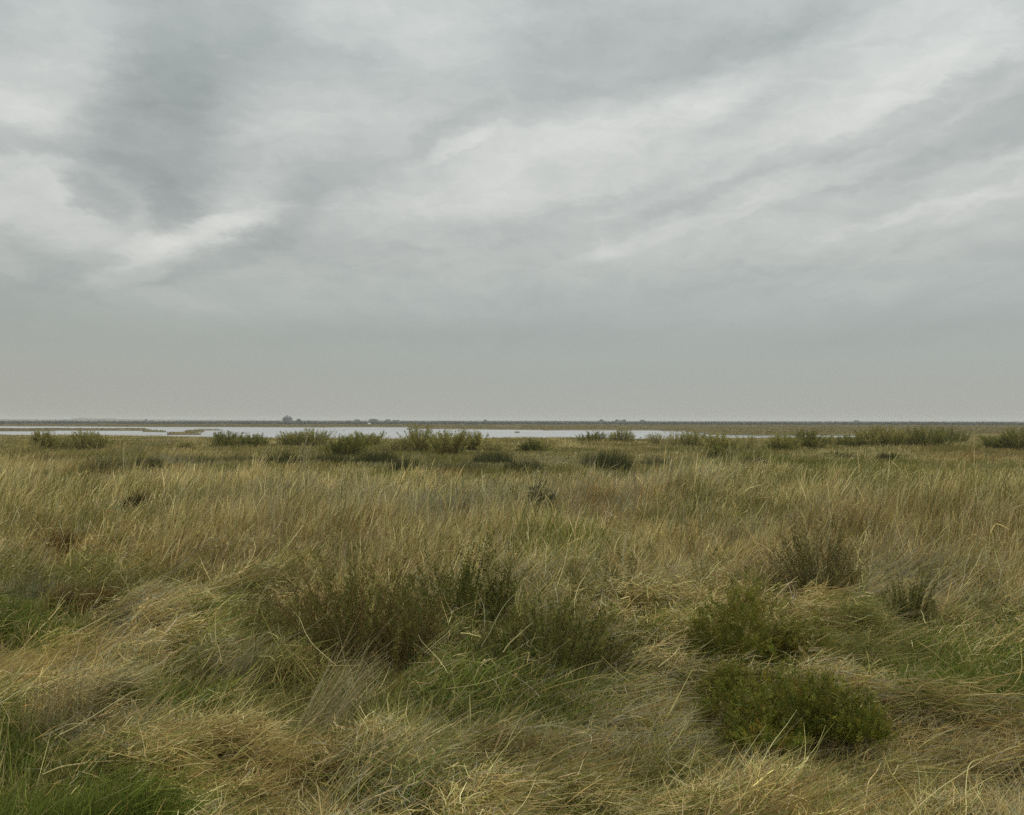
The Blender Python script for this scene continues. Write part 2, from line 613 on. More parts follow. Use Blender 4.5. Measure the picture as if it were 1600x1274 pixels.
def pick(cols, n, jit=0.18, w=None):
    cols = np.array(cols)
    c = cols[rng.choice(len(cols), n, p=w)]
    return c * np.exp(rng.normal(0, jit, (n, 1))) * np.exp(rng.normal(0, jit * .3, (n, 3)))


GREENS = [(.075, .095, .022), (.055, .075, .018), (.10, .115, .03)]
OLIVE = [(.10, .10, .032), (.075, .08, .024), (.14, .125, .045)]
BROWN = [(.12, .085, .04), (.085, .06, .03), (.16, .12, .06)]


def shrub(name, label, x, y, w, h, cols, nst, npl, leaf, cat='shrub', group=None, z=None, dep=None, bare=0.25, spread=0.5, stemcol=BROWN, srad=0.004, upright=0.35, droop=0.25):
    """A bush: many twigs fanning from the foot (branches) with leaves along them (foliage). w, h metres."""
    z = float(land_h(x, y)) if z is None else z
    dep = dep or w * 0.8
    o = tag(empty(name, (x, y, z)), label, cat, group)
    n = nst
    rx, ry = rng.normal(0, .33, n), rng.normal(0, .33, n)
    rr = np.clip(np.hypot(rx, ry), 0, 1)
    root = np.stack([rx * w * spread, ry * dep * spread, np.full(n, -0.03)], -1)
    az = np.arctan2(ry * dep, rx * w) + rng.normal(0, .5, n)
    lump = 0.62 + 0.75 * fbm(rx * 2.2 + x * 3.7, ry * 2.2 + y, 2, 11)
    L = h * np.clip(1.08 - 0.42 * rr ** 2, .45, 1.1) * lump * rng.uniform(.72, 1.12, n)
    p0 = rr * upright + np.abs(rng.normal(0, .08, n))
    p1 = p0 + rr * .5 + droop * rng.random(n)
    P = 6
    pos = strand_pts(root, az, p0, p1, L, P, 1.5, rng.normal(0, .5, n))
    rad = (srad * rng.uniform(.6, 1.3, n))[:, None] * np.linspace(1, .35, P)
    V, f, C = tubes(pos, rad, pick(stemcol, n))
    mesh_obj('branches', V, f, STEM_M, o, C)
    k = npl
    t = bare + (1 - bare) * rng.random((n, k)) ** .7
    ti = t * (P - 1)
    i0 = np.clip(ti.astype(int), 0, P - 2)
    fr = (ti - i0)[..., None]
    ii = np.arange(n)[:, None]
    c = pos[ii, i0] * (1 - fr) + pos[ii, i0 + 1] * fr
    dd = pos[ii, i0 + 1] - pos[ii, i0]
    dd /= np.linalg.norm(dd, axis=2, keepdims=True) + 1e-9
    jitter = rng.normal(size=(n, k, 3))
    c = c + jitter * leaf * .45
    dr = dd * 1.0 + rng.normal(size=(n, k, 3)) * .7 + np.array([0, 0, .25])
    tw = np.exp(rng.normal(0, .16, (n, 1, 1)))
    pc = np.repeat(rng.integers(0, len(cols), n), k)
    cc = np.where(rng.random((n * k, 1)) < .6, np.array(cols)[pc] * np.exp(rng.normal(0, .15, (n * k, 1))), pick(cols, n * k, .2)).reshape(n, k, 3) * tw
    ln = leaf * rng.uniform(.6, 1.4, n * k)
    V, f, C = leaves(c.reshape(-1, 3), dr.reshape(-1, 3), ln, ln * .38, cc.reshape(-1, 3))
    mesh_obj('foliage', V, f, LEAF_M, o, C)
    return o


def clump(name, label, x, y, w, h, cols, n, rad, cat, group=None, lean=0.15, dep=None, az0=0.0, p1=0.45, z=None, foot=0.5, P=5, azj=1.0, wob=0.0):
    """A tussock of stiff stems: ONE mesh."""
    z = float(land_h(x, y)) if z is None else z
    dep = dep or w * .6
    rx, ry = rng.uniform(-1, 1, n), rng.uniform(-1, 1, n)
    k = rx ** 2 + ry ** 2 < 1
    rx, ry = rx[k], ry[k]
    n = len(rx)
    root = np.stack([rx * w / 2 * foot, ry * dep / 2 * foot, np.full(n, -.04)], -1)
    out = np.arctan2(ry, rx)
    rr = np.hypot(rx, ry)
    az = az0 + rng.normal(0, azj, n)
    fan = rr * math.atan((1 - foot) * w / 2 / h)
    tx = np.cos(az) * lean + np.cos(out) * fan
    ty = np.sin(az) * lean + np.sin(out) * fan
    a = np.arctan2(ty, tx)
    pp = np.hypot(tx, ty)
    L = h * (1.05 - .3 * rr ** 2) * rng.uniform(.55, 1.1, n) * (0.75 + .5 * fbm(rx * 3 + x, ry * 3, 2, 3))
    pos = strand_pts(root, a, pp * .6, pp + p1 * rng.random(n) ** 2, L, P, 1.6, rng.normal(0, .25, n), wob, .12 if wob else 0)
    rd = (rad * rng.uniform(.6, 1.3, n))[:, None] * np.linspace(1, .25, P)
    V, f, C = tubes(pos, rd, pick(cols, n, .2))
    o = mesh_obj(name, V, f, GRASS_M, None, C)
    o.location = (x, y, z)
    return tag(o, label, cat, group)


# ------------------------------------------------------------------ far things: house, huts, trees, boat, scrub
def flat_mat(name, c, rough=0.8):
    return noise_mat(name, [tuple(k * .8 for k in c), c, tuple(k * 1.15 for k in c)], 1.5, rough)


def far_pt(u, Y, z=None):
    x = (u - 800) / F * Y
    return x, Y, float(land_h(x, Y)) if z is None else z


def prism(profile, x0, x1):
    """Extrude a (y,z) outline along x."""
    n = len(profile)
    V = [(x0, y, z) for y, z in profile] + [(x1, y, z) for y, z in profile]
    f = [np.array([[i, (i + 1) % n, n + (i + 1) % n, n + i]]) for i in range(n)]
    f += [np.array([list(range(n))[::-1]]), np.array([list(range(n, 2 * n))])]
    return np.array(V, float), f


def boxes(bs):
    V, Fs = [], []
    for x0, x1, y0, y1, z0, z1 in bs:
        k = len(V)
        V += [(x0, y0, z0), (x1, y0, z0), (x1, y1, z0), (x0, y1, z0), (x0, y0, z1), (x1, y0, z1), (x1, y1, z1), (x0, y1, z1)]
        Fs += [[k, k + 3, k + 2, k + 1], [k + 4, k + 5, k + 6, k + 7], [k, k + 1, k + 5, k + 4], [k + 1, k + 2, k + 6, k + 5], [k + 2, k + 3, k + 7, k + 6], [k + 3, k, k + 4, k + 7]]
    return np.array(V, float), np.array(Fs)


def build_house():
    Y = 1150
    s = Y / F                                   # metres per photo pixel there
    x, y, z = far_pt(449.2, Y)
    o = tag(empty('lifeboat_house', (x, y, z)), 'big grey boarded house with a hipped roof standing alone on the far marsh', 'house')
    w, d, e, t = 6.9 * s, 4.0 * s, 6.4 * s, 9.9 * s   # half width, half depth, eaves, top
    wm, rm, tm = flat_mat('grey_boards', (.10, .12, .12)), flat_mat('slate', (.11, .115, .12)), flat_mat('white_trim', (.5, .5, .48))
    V, f = boxes([(-w, w, -d, d, -1, e)])
    mesh_obj('wall', V, f, wm, o)
    ov = .35
    r = w * .62
    V = [(-w - ov, -d - ov, e), (w + ov, -d - ov, e), (w + ov, d + ov, e), (-w - ov, d + ov, e), (-r, -.4, t), (r, -.4, t), (r, .4, t), (-r, .4, t)]
    f = [[0, 1, 5, 4], [1, 2, 6, 5], [2, 3, 7, 6], [3, 0, 4, 7], [4, 5, 6, 7], [3, 2, 1, 0]]
    rf = mesh_obj('roof', V, np.array(f), rm, o)
    V, f = boxes([(-.95, .05, -.6, .5, t - .3, t + 1.25), (-1.1, .2, -.75, .65, t + 1.25, t + 1.45)])
    mesh_obj('lookout', V, f, wm, rf)
    V, f = boxes([(2.3, 2.9, -.3, .3, t - .4, t + .7)])
    mesh_obj('chimney', V, f, rm, rf)
    V = [(-3.9, -d - .7, e - .4), (-1.3, -d - .7, e - .4), (-2.6, -d - .7, e + 1.6), (-3.9, -d + 2, e - .4), (-1.3, -d + 2, e - .4), (-2.6, -d + 2.4, e + 1.6)]
    mesh_obj('gable', V, [np.array([[0, 1, 2], [3, 5, 4]]), np.array([[0, 2, 5, 3], [1, 4, 5, 2], [0, 3, 4, 1]])], rm, o)
    for k in range(4):
        for zz in (e * .22, e * .62):
            cx = -w + w * 2 * (k + .5) / 4
            V, f = boxes([(cx - .5, cx + .5, -d - .06, -d + .1, zz, zz + 1.1)])
            wd = mesh_obj('window', V, f, flat_mat('window_glass', (.02, .025, .03), .2), o)
            V, f = boxes([(cx - .6, cx + .6, -d - .1, -d - .003, zz - .12, zz - .003)])
            mesh_obj('sill', V, f, tm, wd)


build_house()


def hut(name, label, u, Y, wpx, hpx, wallc, roofc, cat='hut', group=None):
    s = Y / F
    x, y, z = far_pt(u, Y)
    o = tag(empty(name, (x, y, z)), label, cat, group)
    w, h = wpx * s / 2, hpx * s
    V, f = boxes([(-w, w, -w * .7, w * .7, -.5, h * .6)])
    mesh_obj('wall', V, f, flat_mat('hut_wall', wallc), o)
    V, f = prism([(-w * .7 - .3, h * .55), (w * .7 + .3, h * .55), (w * .7 + .3, h * .62), (0, h), (-w * .7 - .3, h * .62)], -w - .3, w + .3)
    mesh_obj('roof', V, f, flat_mat('hut_roof', roofc), o)
    for sx in (-.45, .45):
        V, f = boxes([(w * sx - w * .12, w * sx + w * .12, -w * .7 - .05, -w * .7 + .1, h * .2, h * .45)])
        mesh_obj('window', V, f, flat_mat('hut_glass', (.03, .03, .035), .2), o)


hut('hut', 'white hut with a dark roof alone on the far horizon, right half', 1338.5, 1180, 5.6, 4.9, (.42, .42, .4), (.05, .055, .06))
hut('hut', 'low dark roofed hut with a pale wall, right of the white boat', 619, 1350, 10, 4.2, (.2, .2, .19), (.05, .055, .06))
hut('hut', 'pale hut half hidden between two dark trees on the horizon', 969.5, 1350, 4.6, 4.2, (.36, .36, .34), (.07, .07, .07))
hut('hut', 'tiny dark hut on the horizon at the right end of the dunes', 228, 1500, 2.6, 4.6, (.06, .065, .06), (.05, .055, .06))


def far_tree(label, u, Y, wpx, hpx, group='dark trees on the horizon'):
    s = Y / F
    x, y, z = far_pt(u, Y)
    o = tag(empty('tree', (x, y, z)), label, 'tree', group)
    w, h = wpx * s / 2, hpx * s
    n = 420
    d = rng.normal(size=(n, 3))
    d /= np.linalg.norm(d, axis=1, keepdims=True)
    r = rng.random(n) ** .4
    c = d * r[:, None] * np.array([w, w * .8, h * .42]) * (.7 + .5 * fbm(d[:, 0] * 2 + u, d[:, 2] * 2, 2, 2))[:, None] + np.array([0, 0, h * .6])
    ln = rng.uniform(.5, 1.0, n) * max(h, w) * .3
    V, f, C = leaves(c, d + rng.normal(0, .6, (n, 3)), ln, ln * .6, pick([(.035, .045, .025), (.05, .055, .03)], n))
    mesh_obj('crown', V, f, LEAF_M, o, C)
    pos = strand_pts(np.zeros((3, 3)) - [0, 0, .3], np.array([0, 2., 4.]), np.full(3, .05), np.full(3, .5), np.full(3, h * .75), 5)
    V, f, C = tubes(pos, np.full((3, 5), h * .03), pick(BROWN, 3))
    mesh_obj('trunk', V, f, STEM_M, o, C)


far_tree('rounded dark tree just right of the big grey house', 467.3, 1150, 6.6, 5.6)
far_tree('flat topped dark tree standing apart, left of the pale horizon hut', 940, 1400, 8, 4.6)
far_tree('small dark tree touching the left side of the pale horizon hut', 963.5, 1380, 4.5, 4.8)
far_tree('wide dark tree touching the right side of the pale horizon hut', 975, 1390, 6, 4.7)
far_tree('broad dark tree left end of the scrub clump behind the white boat', 558, 1450, 9, 4.7)
far_tree('dark spreading tree right above the white boat', 584, 1450, 16, 4.6)
far_tree('dark tree touching the low roofed hut on its left', 606, 1440, 9, 4.7)
far_tree('small dark tree midway between white boat and the standing apart tree', 758, 1420, 6, 4.4)
far_tree('low dark tree right of the pale horizon hut group', 1004, 1430, 9, 4.3)


def build_boat():
    Y = 640
    x, y, z = far_pt(577, Y)
    o = tag(empty('boat', (x, y, z)), 'small white boat lying on the far marsh', 'boat')
    st = [(-1.0, .25, .55), (-.7, .75, .35), (0, .9, .25), (.6, .7, .3), (1.0, .06, .7)]
    V, Fq = [], []
    for a, b, k in st:
        xx = a * 1.15
        V += [(xx, -b * .6, 1.0), (xx, -b * .45, k), (xx, b * .45, k), (xx, b * .6, 1.0)]
    for i in range(4):
        for j in range(4):
            Fq.append([i * 4 + j, i * 4 + (j + 1) % 4, i * 4 + 4 + (j + 1) % 4, i * 4 + 4 + j])
    Fq += [[0, 3, 2, 1], [16, 17, 18, 19]]
    wm = flat_mat('white_paint', (.75, .75, .72), .4)
    mesh_obj('hull', np.array(V) - [0, 0, .2], np.array(Fq), wm, o)
    V, f = boxes([(-.5, .25, -.35, .35, .75, 1.3)])
    c = mesh_obj('cabin', V, f, wm, o)
    V, f = boxes([(-.4, .15, -.38, -.3, .95, 1.15)])
    mesh_obj('window', V, f, flat_mat('boat_glass', (.03, .03, .035), .2), c)


build_boat()


def build_scrub():
    """The dark belt of seablite scrub along the far edge of the marsh."""
    n = 46000
    Y = 640 * (1750 / 640) ** rng.random(n) ** .8
    u = rng.uniform(-450, 2050, n)
    dens = fbm(u / 60, Y / 90, 3, 21) + .25 * fbm(u / 14, Y / 40, 2, 8) + .12 * (Y > 1300)
    k = dens > .49
    Y, u, dens = Y[k], u[k], dens[k]
    n = len(Y)
    x = (u - 800) / F * Y
    h = rng.uniform(.3, 1.0, n) ** .7 * (.7 + 2.3 * sstep(640, 1300, Y) * sstep(.49, .85, dens)) * (.7 + .6 * fbm(u / 9, Y / 60, 2, 31))
    c = np.stack([x, Y, land_h(x, Y) + h * .5], -1)
    ln = rng.uniform(1.2, 2.6, n)
    d = np.stack([rng.normal(0, 1, n), rng.normal(0, .4, n), rng.normal(.2, .35, n)], -1)
    V, f, C = leaves(c - d * .4, d, ln, ln * .55, pick([(.05, .06, .035), (.07, .075, .04), (.04, .05, .03)], n))
    tag(mesh_obj('scrub', V, f, LEAF_M, None, C), 'dark belt of low scrub along the far edge of the marsh', 'scrub', kind='stuff')


build_scrub()

# ------------------------------------------------------------------ shrubs along the near shore of the water
SH = 'shrubs along the near shore of the water'
FAR_GREEN = [tuple(k * q for k, q in zip(c, (1.3, 1.22, 1.1))) for c in [(.20, .21, .055), (.24, .24, .075), (.16, .17, .045), (.29, .27, .10)]]
FAR_DARK = [tuple(k * q for k, q in zip(c, (1.3, 1.22, 1.1))) for c in [(.15, .165, .042), (.19, .195, .055), (.12, .135, .036)]]
FAR_PALE = [tuple(k * q for k, q in zip(c, (1.3, 1.22, 1.1))) for c in [(.27, .26, .10), (.33, .30, .13), (.22, .22, .075)]]
SHRUBS = [   # left, right, top, base (photo pixels), palette, label
    (52, 84, 680, 700, 0, 'green shrub near the left edge, behind a low tussocky shrub, water right above it'),
    (25, 66, 692, 713, 2, 'low pale tussocky shrub, nearest the left edge and lower than the shrub behind it'),
    (95, 116, 681, 698, 2, 'small thin pale shrub between two greener shrubs on the left shore'),
    (112, 168, 679, 701, 0, 'wide loose green shrub below the long tan islet, second big one from the left'),
    (281, 300, 690, 700, 2, 'tiny grassy shrub below the two short islets'),
    (333, 377, 678, 698, 1, 'dense dark shrub with leaning twigs, left one of a pair right of the islets'),
    (372, 414, 679, 700, 1, 'dense dark shrub trailing off to the right, right one of a pair beyond the islets'),
    (440, 473, 677, 695, 0, 'lower left one of two joined shrubs right under the big grey house'),
    (468, 516, 671, 695, 0, 'tall domed shrub right of the big grey house, against the water'),
    (516, 568, 681, 709, 1, 'broad dark green shrub reaching lowest, below and left of the white boat'),
    (551, 597, 673, 699, 0, 'shrub with a tall point at its left, straight below the white boat'),
    (594, 638, 682, 703, 2, 'low paler shrub between the white boat and the tallest shrub'),
    (636, 678, 667, 703, 0, 'tallest spiky shrub in the middle, its top above the far edge of the water'),
    (681, 724, 672, 705, 0, 'full round shrub directly right of the tallest spiky one'),
    (722, 756, 679, 701, 0, 'smaller shrub, last on the right of the central row'),
    (754, 786, 688, 703, 2, 'low thin grassy shrub trailing off right of the central row'),
    (816, 852, 692, 702, 1, 'flat dark green shrub low in tan grass where the shore is bare'),
    (902, 946, 675, 691, 1, 'dark shrub against the water, left one of two right of centre'),
    (954, 990, 674, 692, 0, 'peaked shrub against the water, right one of two right of centre'),
    (1011, 1036, 678, 692, 2, 'small rounded pale shrub at the right end of the open water'),
    (1037, 1072, 676, 694, 2, 'pale feathery shrub covering the right tip of the open water'),
    (1066, 1100, 675, 695, 0, 'green shrub with pale grass at its foot, covering the narrow creek'),
    (1098, 1152, 676, 704, 0, 'big loose shrub under the far horizon right of the creek, dark patch in front'),
    (1143, 1185, 677, 701, 2, 'grey green shrub leaning right beside the big loose one'),
    (1110, 1138, 697, 712, 1, 'small dark shrub in front of the big loose shrub'),
    (1204, 1241, 681, 702, 0, 'thin green shrub with a sliver of water above its left half'),
    (1239, 1284, 673, 698, 1, 'compact dark shrub between two slivers of water'),
    (1281, 1314, 680, 693, 2, 'low pale shrub left of the leaning dark stick'),
    (1313, 1347, 679, 698, 1, 'rounded dark shrub directly right of the leaning dark stick'),
    (1338, 1377, 669, 699, 0, 'twin peaked shrub below and right of the white horizon hut'),
    (1375, 1412, 673, 699, 0, 'gappy shrub between the twin peaked one and the dark row'),
    (1405, 1442, 670, 699, 3, 'brownish green tall shrub starting the long dark row on the right'),
    (1432, 1478, 671, 698, 1, 'middle shrub of the long dark row on the right'),
    (1467, 1511, 669, 694, 1, 'last shrub of the long dark row on the right, highest at its left'),
    (1503, 1528, 691, 703, 2, 'wispy yellowish shrub in the gap between the dark row and the edge'),
    (1541, 1578, 675, 697, 1, 'dark shrub just left of the one cut by the right edge'),
    (1567, 1614, 671, 701, 1, 'dark shrub cut by the right edge of the picture'),
]
PAL = [FAR_GREEN, FAR_DARK, FAR_PALE, [(.20, .19, .06), (.25, .21, .08), (.16, .16, .05)]]
for i, (l, r, t, b, p, lab) in enumerate(SHRUBS):
    u = (l + r) / 2
    y = 60.0
    for _ in range(12):                       # distance at which the foot falls on that row
        x = (u - 800) / F * y
        y = (CZ - float(land_h(x, y)) - .25) * F / (b - HV)
    x = (u - 800) / F * y
    w = (r - l) * y / F
    h = (b - t) * y / F + .25
    shrub('shrub', lab, x, y, w * 1.28, h * (.86 + .16 * rng.random()), PAL[p], 130 if p != 2 else 84, 84 if p != 2 else 50, .078 if p != 2 else .07, group=SH, srad=.010, bare=.10, upright=.5 if i % 3 else .3, spread=.52, stemcol=BROWN + [(.2, .17, .09)])

# leaning dead stick among the shrubs on the right
x, y = at(1309, 694, -.3)
pos = strand_pts(np.array([[0, 0, -.2], [.12, 0, .5]]), np.array([0., 0.2]), np.array([.8, .4]), np.array([.9, .9]), np.array([1.05, .5]), 6)
V, f, C = tubes(pos, np.array([.09, .04])[:, None] * np.linspace(1, .4, 6), pick([(.035, .03, .025)], 2))
o = mesh_obj('dead_branch', V, f, STEM_M, None, C)
o.location = (x, y, float(land_h(x, y)))
tag(o, 'bare dark stick leaning right among shrubs', 'branch')

# ------------------------------------------------------------------ dark rush clumps in the damp band before the shore
RC = 'dark rush clumps in the damp band'
RUSH = [tuple(k * 1.15 for k in c) for c in [(.09, .10, .035), (.11, .115, .04), (.07, .08, .028), (.15, .14, .06)]]
RUSHG = [tuple(k * 1.25 for k in c) for c in [(.14, .145, .06), (.17, .165, .08), (.11, .115, .045), (.21, .19, .10)]]
RUSHES = [
    (402, 474, 705, 723, 0, 'long dark rush clump, leftmost of the dark central band'),
    (466, 560, 707, 722, 0, 'low wide rush clump below the broad dark green shrub'),
    (552, 625, 703, 723, 0, 'rush clump behind the front row, below the white boat'),
    (607, 663, 716, 736, 0, 'nearest dark rush clump, left end of the front row'),
    (658, 712, 720, 735, 1, 'paler low rush clump in the front row, right of the nearest dark one'),
    (700, 768, 718, 735, 1, 'ragged grey green rush clump in the middle of the front row'),
    (737, 802, 703, 721, 0, 'dark rush clump rising to a peak at its right, behind the front row'),
    (784, 852, 717, 735, 0, 'flat dark rush clump at the right end of the front row'),
    (903, 955, 706, 728, 1, 'grey rush clump left of a darker one, right of centre'),
    (922, 988, 703, 733, 0, 'tall dark rush clump right of centre behind pale grass tips'),
    (1000, 1052, 710, 725, 1, 'faint grey rush clump right of the tall dark one'),
    (58, 112, 710, 727, 1, 'grey green rush clump nearest the left edge'),
    (124, 205, 711, 736, 1, 'large grey rush clump left of the dark hummock one'),
    (203, 252, 712, 731, 0, 'dark rounded rush clump in the left quarter'),
    (268, 340, 709, 723, 1, 'thin grey rush clump in the left third'),
    (335, 405, 708, 721, 1, 'thin grey rush clump joining the dark central band'),
    (1153, 1202, 711, 723, 0, 'low dark rush clump beside yellow green turf, right half'),
    (1278, 1338, 707, 714, 0, 'far low rush clump under the compact dark shrub'),
    (1372, 1402, 708, 715, 0, 'tiny far rush clump on the right beyond the turf'),
]
for l, r, t, b, p, lab in RUSHES:
    y = 50.0
    u = (l + r) / 2
    for _ in range(12):
        x = (u - 800) / F * y
        y = (CZ - float(land_h(x, y)) - .2) * F / (b - HV)
    x = (u - 800) / F * y
    w, h = (r - l) * y / F, (b - t) * y / F + .2
    clump('rush_clump', lab, x, y, w, max(h, .5), [RUSH, RUSHG][p], 1000 if p == 0 else 620, .010, 'rushes', RC, lean=.12, dep=2.2, p1=.3, foot=.95, P=4)

# ------------------------------------------------------------------ shrubs, weeds and tufts in the near grass


def near(u, b, lift=0.12):
    y = 10.0
    for _ in range(12):
        x = (u - 800) / F * y
        y = (CZ - float(land_h(x, y)) - lift) * F / (b - HV)
    return (u - 800) / F * y, y


NG = [(.13, .145, .018), (.165, .178, .023), (.09, .108, .014), (.21, .205, .032)]
NGD = [(.09, .108, .018), (.11, .125, .024), (.07, .085, .015), (.14, .14, .03)]
NOL = [(.16, .152, .04), (.19, .175, .055), (.13, .13, .032), (.21, .175, .06)]
NBR = [(.16, .105, .035), (.19, .135, .048), (.12, .08, .028), (.16, .14, .045)]
KEEP = []     # circles kept clearer of grass: x, y, radius, share left


def mound(name, label, u0, b0, lumps, cols, nper, leaf, stem_n, group=None, keep=.12):
    """A cushion shrub of several leafy mounds: lumps are (photo u, foot row, width, height in pixels)."""
    X0, Y0 = near(u0, b0)
    Z0 = float(land_h(X0, Y0))
    o = tag(empty(name, (X0, Y0, Z0)), label, 'shrub', group)
    LV, LF, LC, SV, SF, SCc = [], [], [], [], [], []
    lo = so = 0
    for u, b, wp, hp in lumps:
        lx, ly = near(u, b)
        s = ly / F
        a, h = wp * s / 2, hp * s
        KEEP.append((lx, ly, a * 1.0, keep))
        n = int(nper * a * a * 8)
        # sprays: a twig each, standing on the dome and pointing outward and up
        th, rr = rng.uniform(0, 2 * math.pi, n), np.sqrt(rng.random(n))
        q = np.stack([np.cos(th) * rr * a, np.sin(th) * rr * a * .85], -1)
        lob = .12 + 1.75 * sstep(.22, .78, fbm(q[:, 0] * 11 + u, q[:, 1] * 11, 2, 41))
        top = h * np.sqrt(np.clip(1 - rr ** 2 * .92, 0, 1)) * lob
        lay = rng.random(n) ** .55
        foot = np.stack([lx - X0 + q[:, 0], ly - Y0 + q[:, 1], top * lay + .13], -1)
        out = np.stack([q[:, 0] / a, q[:, 1] / a, .55 + .6 * lay], -1) + rng.normal(0, .38, (n, 3))
        out /= np.linalg.norm(out, axis=1, keepdims=True)
        m = 26
        ln = rng.uniform(.05, .11, n) * (1 + 1.1 * (rng.random(n) < .28)) * (h / .5) ** .3
        t = np.linspace(.12, 1, m)
        c = foot[:, None] + out[:, None] * (ln[:, None] * t)[..., None] + rng.normal(0, .006, (n, m, 3))
        dd = out[:, None] * .8 + rng.normal(0, .62, (n, m, 3))
        cc = pick(cols, n, .2)[:, None] * np.exp(rng.normal(0, .14, (n, m, 1)))
        brown = rng.random(n) < .05
        cc[brown] = cc[brown] * np.array([1.4, .95, .9])
        L = leaf * rng.uniform(.6, 1.3, n * m)
        V, f, C = leaves(c.reshape(-1, 3), dd.reshape(-1, 3), L, L * .26, cc.reshape(-1, 3))
        LV.append(V)
        LF.append(f + lo)
        LC.append(C)
        lo += len(V)
        k = stem_n
        rx, ry = rng.normal(0, .3, k), rng.normal(0, .3, k)
        root = np.stack([lx - X0 + rx * a * .6, ly - Y0 + ry * a * .6, np.full(k, -.05)], -1)
        pos = strand_pts(root, np.arctan2(ry, rx) + rng.normal(0, .4, k), np.hypot(rx, ry) * 1.0, np.hypot(rx, ry) * 1.7 + .3, h * rng.uniform(.6, 1.05, k), 6)
        V, f, C = tubes(pos, np.full((k, 1), .0035) * np.linspace(1, .3, 6), pick([(.09, .06, .03), (.06, .042, .022), (.13, .10, .06)], k))
        SV.append(V)
        SF.append(f + so)
        SCc.append(C)
        so += len(V)
    mesh_obj('foliage', np.concatenate(LV), np.concatenate(LF), LEAF_M, o, np.concatenate(LC))
    mesh_obj('branches', np.concatenate(SV), np.concatenate(SF), STEM_M, o, np.concatenate(SCc))
    return o


mound('cushion_shrub', 'dense bright green cushion shrub sprawling in flattened straw, right of centre', 1200, 1110,
      [(1162, 1046, 170, 84), (1242, 1044, 115, 58), (1108, 1036, 66, 44), (1150, 1136, 96, 54), (1236, 1150, 124, 60), (1312, 1162, 120, 46), (1198, 1180, 110, 36), (1126, 1092, 60, 40), (1200, 1104, 90, 34), (1150, 1092, 60, 40), (1352, 1178, 70, 34)],
      NG + [(.16, .165, .028), (.20, .205, .035)], 1050, .021, 90, keep=.3)

x, y = near(560, 1035)
shrub('shrub', 'large brown stemmed shrub with green tips, left of centre in the near grass', x, y, .88, .90, NOL[:3] + NBR[:2] + NGD[:2], 150, 84, .023, dep=.8, bare=.38, stemcol=NBR, srad=.0035, upright=.4, spread=.55)
KEEP.append((x, y, .42, .25))
x, y = near(640, 1045)
shrub('shrub', 'low brownish shrub joined to the right side of the large brown stemmed one', x, y, .66, .62, NBR[:2] + NOL[:2] + NGD[:2], 110, 90, .022, dep=.6, bare=.3, stemcol=NBR, srad=.003)
KEEP.append((x, y, .28, .35))
x, y = near(500, 1010)
shrub('shrub', 'thin reddish brown shrub leaning out left of the large brown stemmed one', x, y, .55, .62, NBR + NGD[:1], 90, 60, .018, dep=.5, bare=.3, stemcol=NBR, srad=.003)
KEEP.append((x, y, .24, .4))
x, y = near(715, 1000)
shrub('shrub', 'wide wispy olive shrub in the centre with pale straws in front', x, y, 1.05, .80, NOL[:1] + NGD, 130, 84, .023, dep=.8, bare=.3, stemcol=BROWN, srad=.003, upright=.3)
KEEP.append((x, y, .45, .3))
x, y = near(783, 990)
shrub('shrub', 'slim upright dark green shrub between the wispy olive one and the low green one', x, y, .28, .62, NGD, 70, 130, .018, dep=.25, bare=.1, srad=.003, upright=.1, droop=.1)
KEEP.append((x, y, .12, .2))
x, y = near(850, 1050)
shrub('shrub', 'low spreading dull green shrub behind the flattened straw in the centre', x, y, 1.2, .57, NGD + NOL[:2], 150, 80, .023, dep=.8, bare=.25, srad=.003, upright=.5)
KEEP.append((x, y, .55, .3))
x, y = near(395, 1010)
shrub('shrub', 'small olive shrub left of the reddish brown one, among leaning straws', x, y, .46, .48, NOL, 70, 60, .018, dep=.4, bare=.3, srad=.003)
KEEP.append((x, y, .2, .5))
x, y = near(1283, 940)
shrub('shrub', 'dark twiggy shrub with fine upright stems standing behind the cushion shrub', x, y, .86, .80, NOL + NBR + NGD[:2], 180, 60, .022, dep=.6, bare=.3, stemcol=[(.12, .10, .05), (.2, .17, .09)], srad=.003, upright=.35)
KEEP.append((x, y, .34, .25))
x, y = near(1417, 975)
shrub('shrub', 'narrow pointed dark green shrub near the right side', x, y, .40, .60, NGD[:2] + NOL[:2], 80, 96, .018, dep=.25, bare=.05, srad=.003, upright=.15, droop=.1)
KEEP.append((x, y, .13, .2))
x, y = near(1455, 985)
shrub('shrub', 'low olive shrub directly right of the narrow pointed one', x, y, .6, .36, NOL, 90, 50, .018, dep=.5, bare=.2, srad=.003)
KEEP.append((x, y, .25, .4))
x, y = near(831, 820)
shrub('shrub', 'grey dark shrub standing alone in tan grass above centre', x, y, .72, .72, [(.055, .058, .03), (.075, .075, .04), (.04, .042, .022)], 120, 40, .04, dep=.6, bare=.15, srad=.005, upright=.4)
KEEP.append((x, y, .3, .2))
x, y = near(775, 800)
shrub('shrub', 'sparse dark stems rising left of the grey dark shrub', x, y, .5, .70, [(.06, .062, .032), (.08, .08, .045)], 46, 16, .04, dep=.4, bare=.3, stemcol=[(.05, .045, .03)], srad=.006, upright=.3)
KEEP.append((x, y, .2, .5))

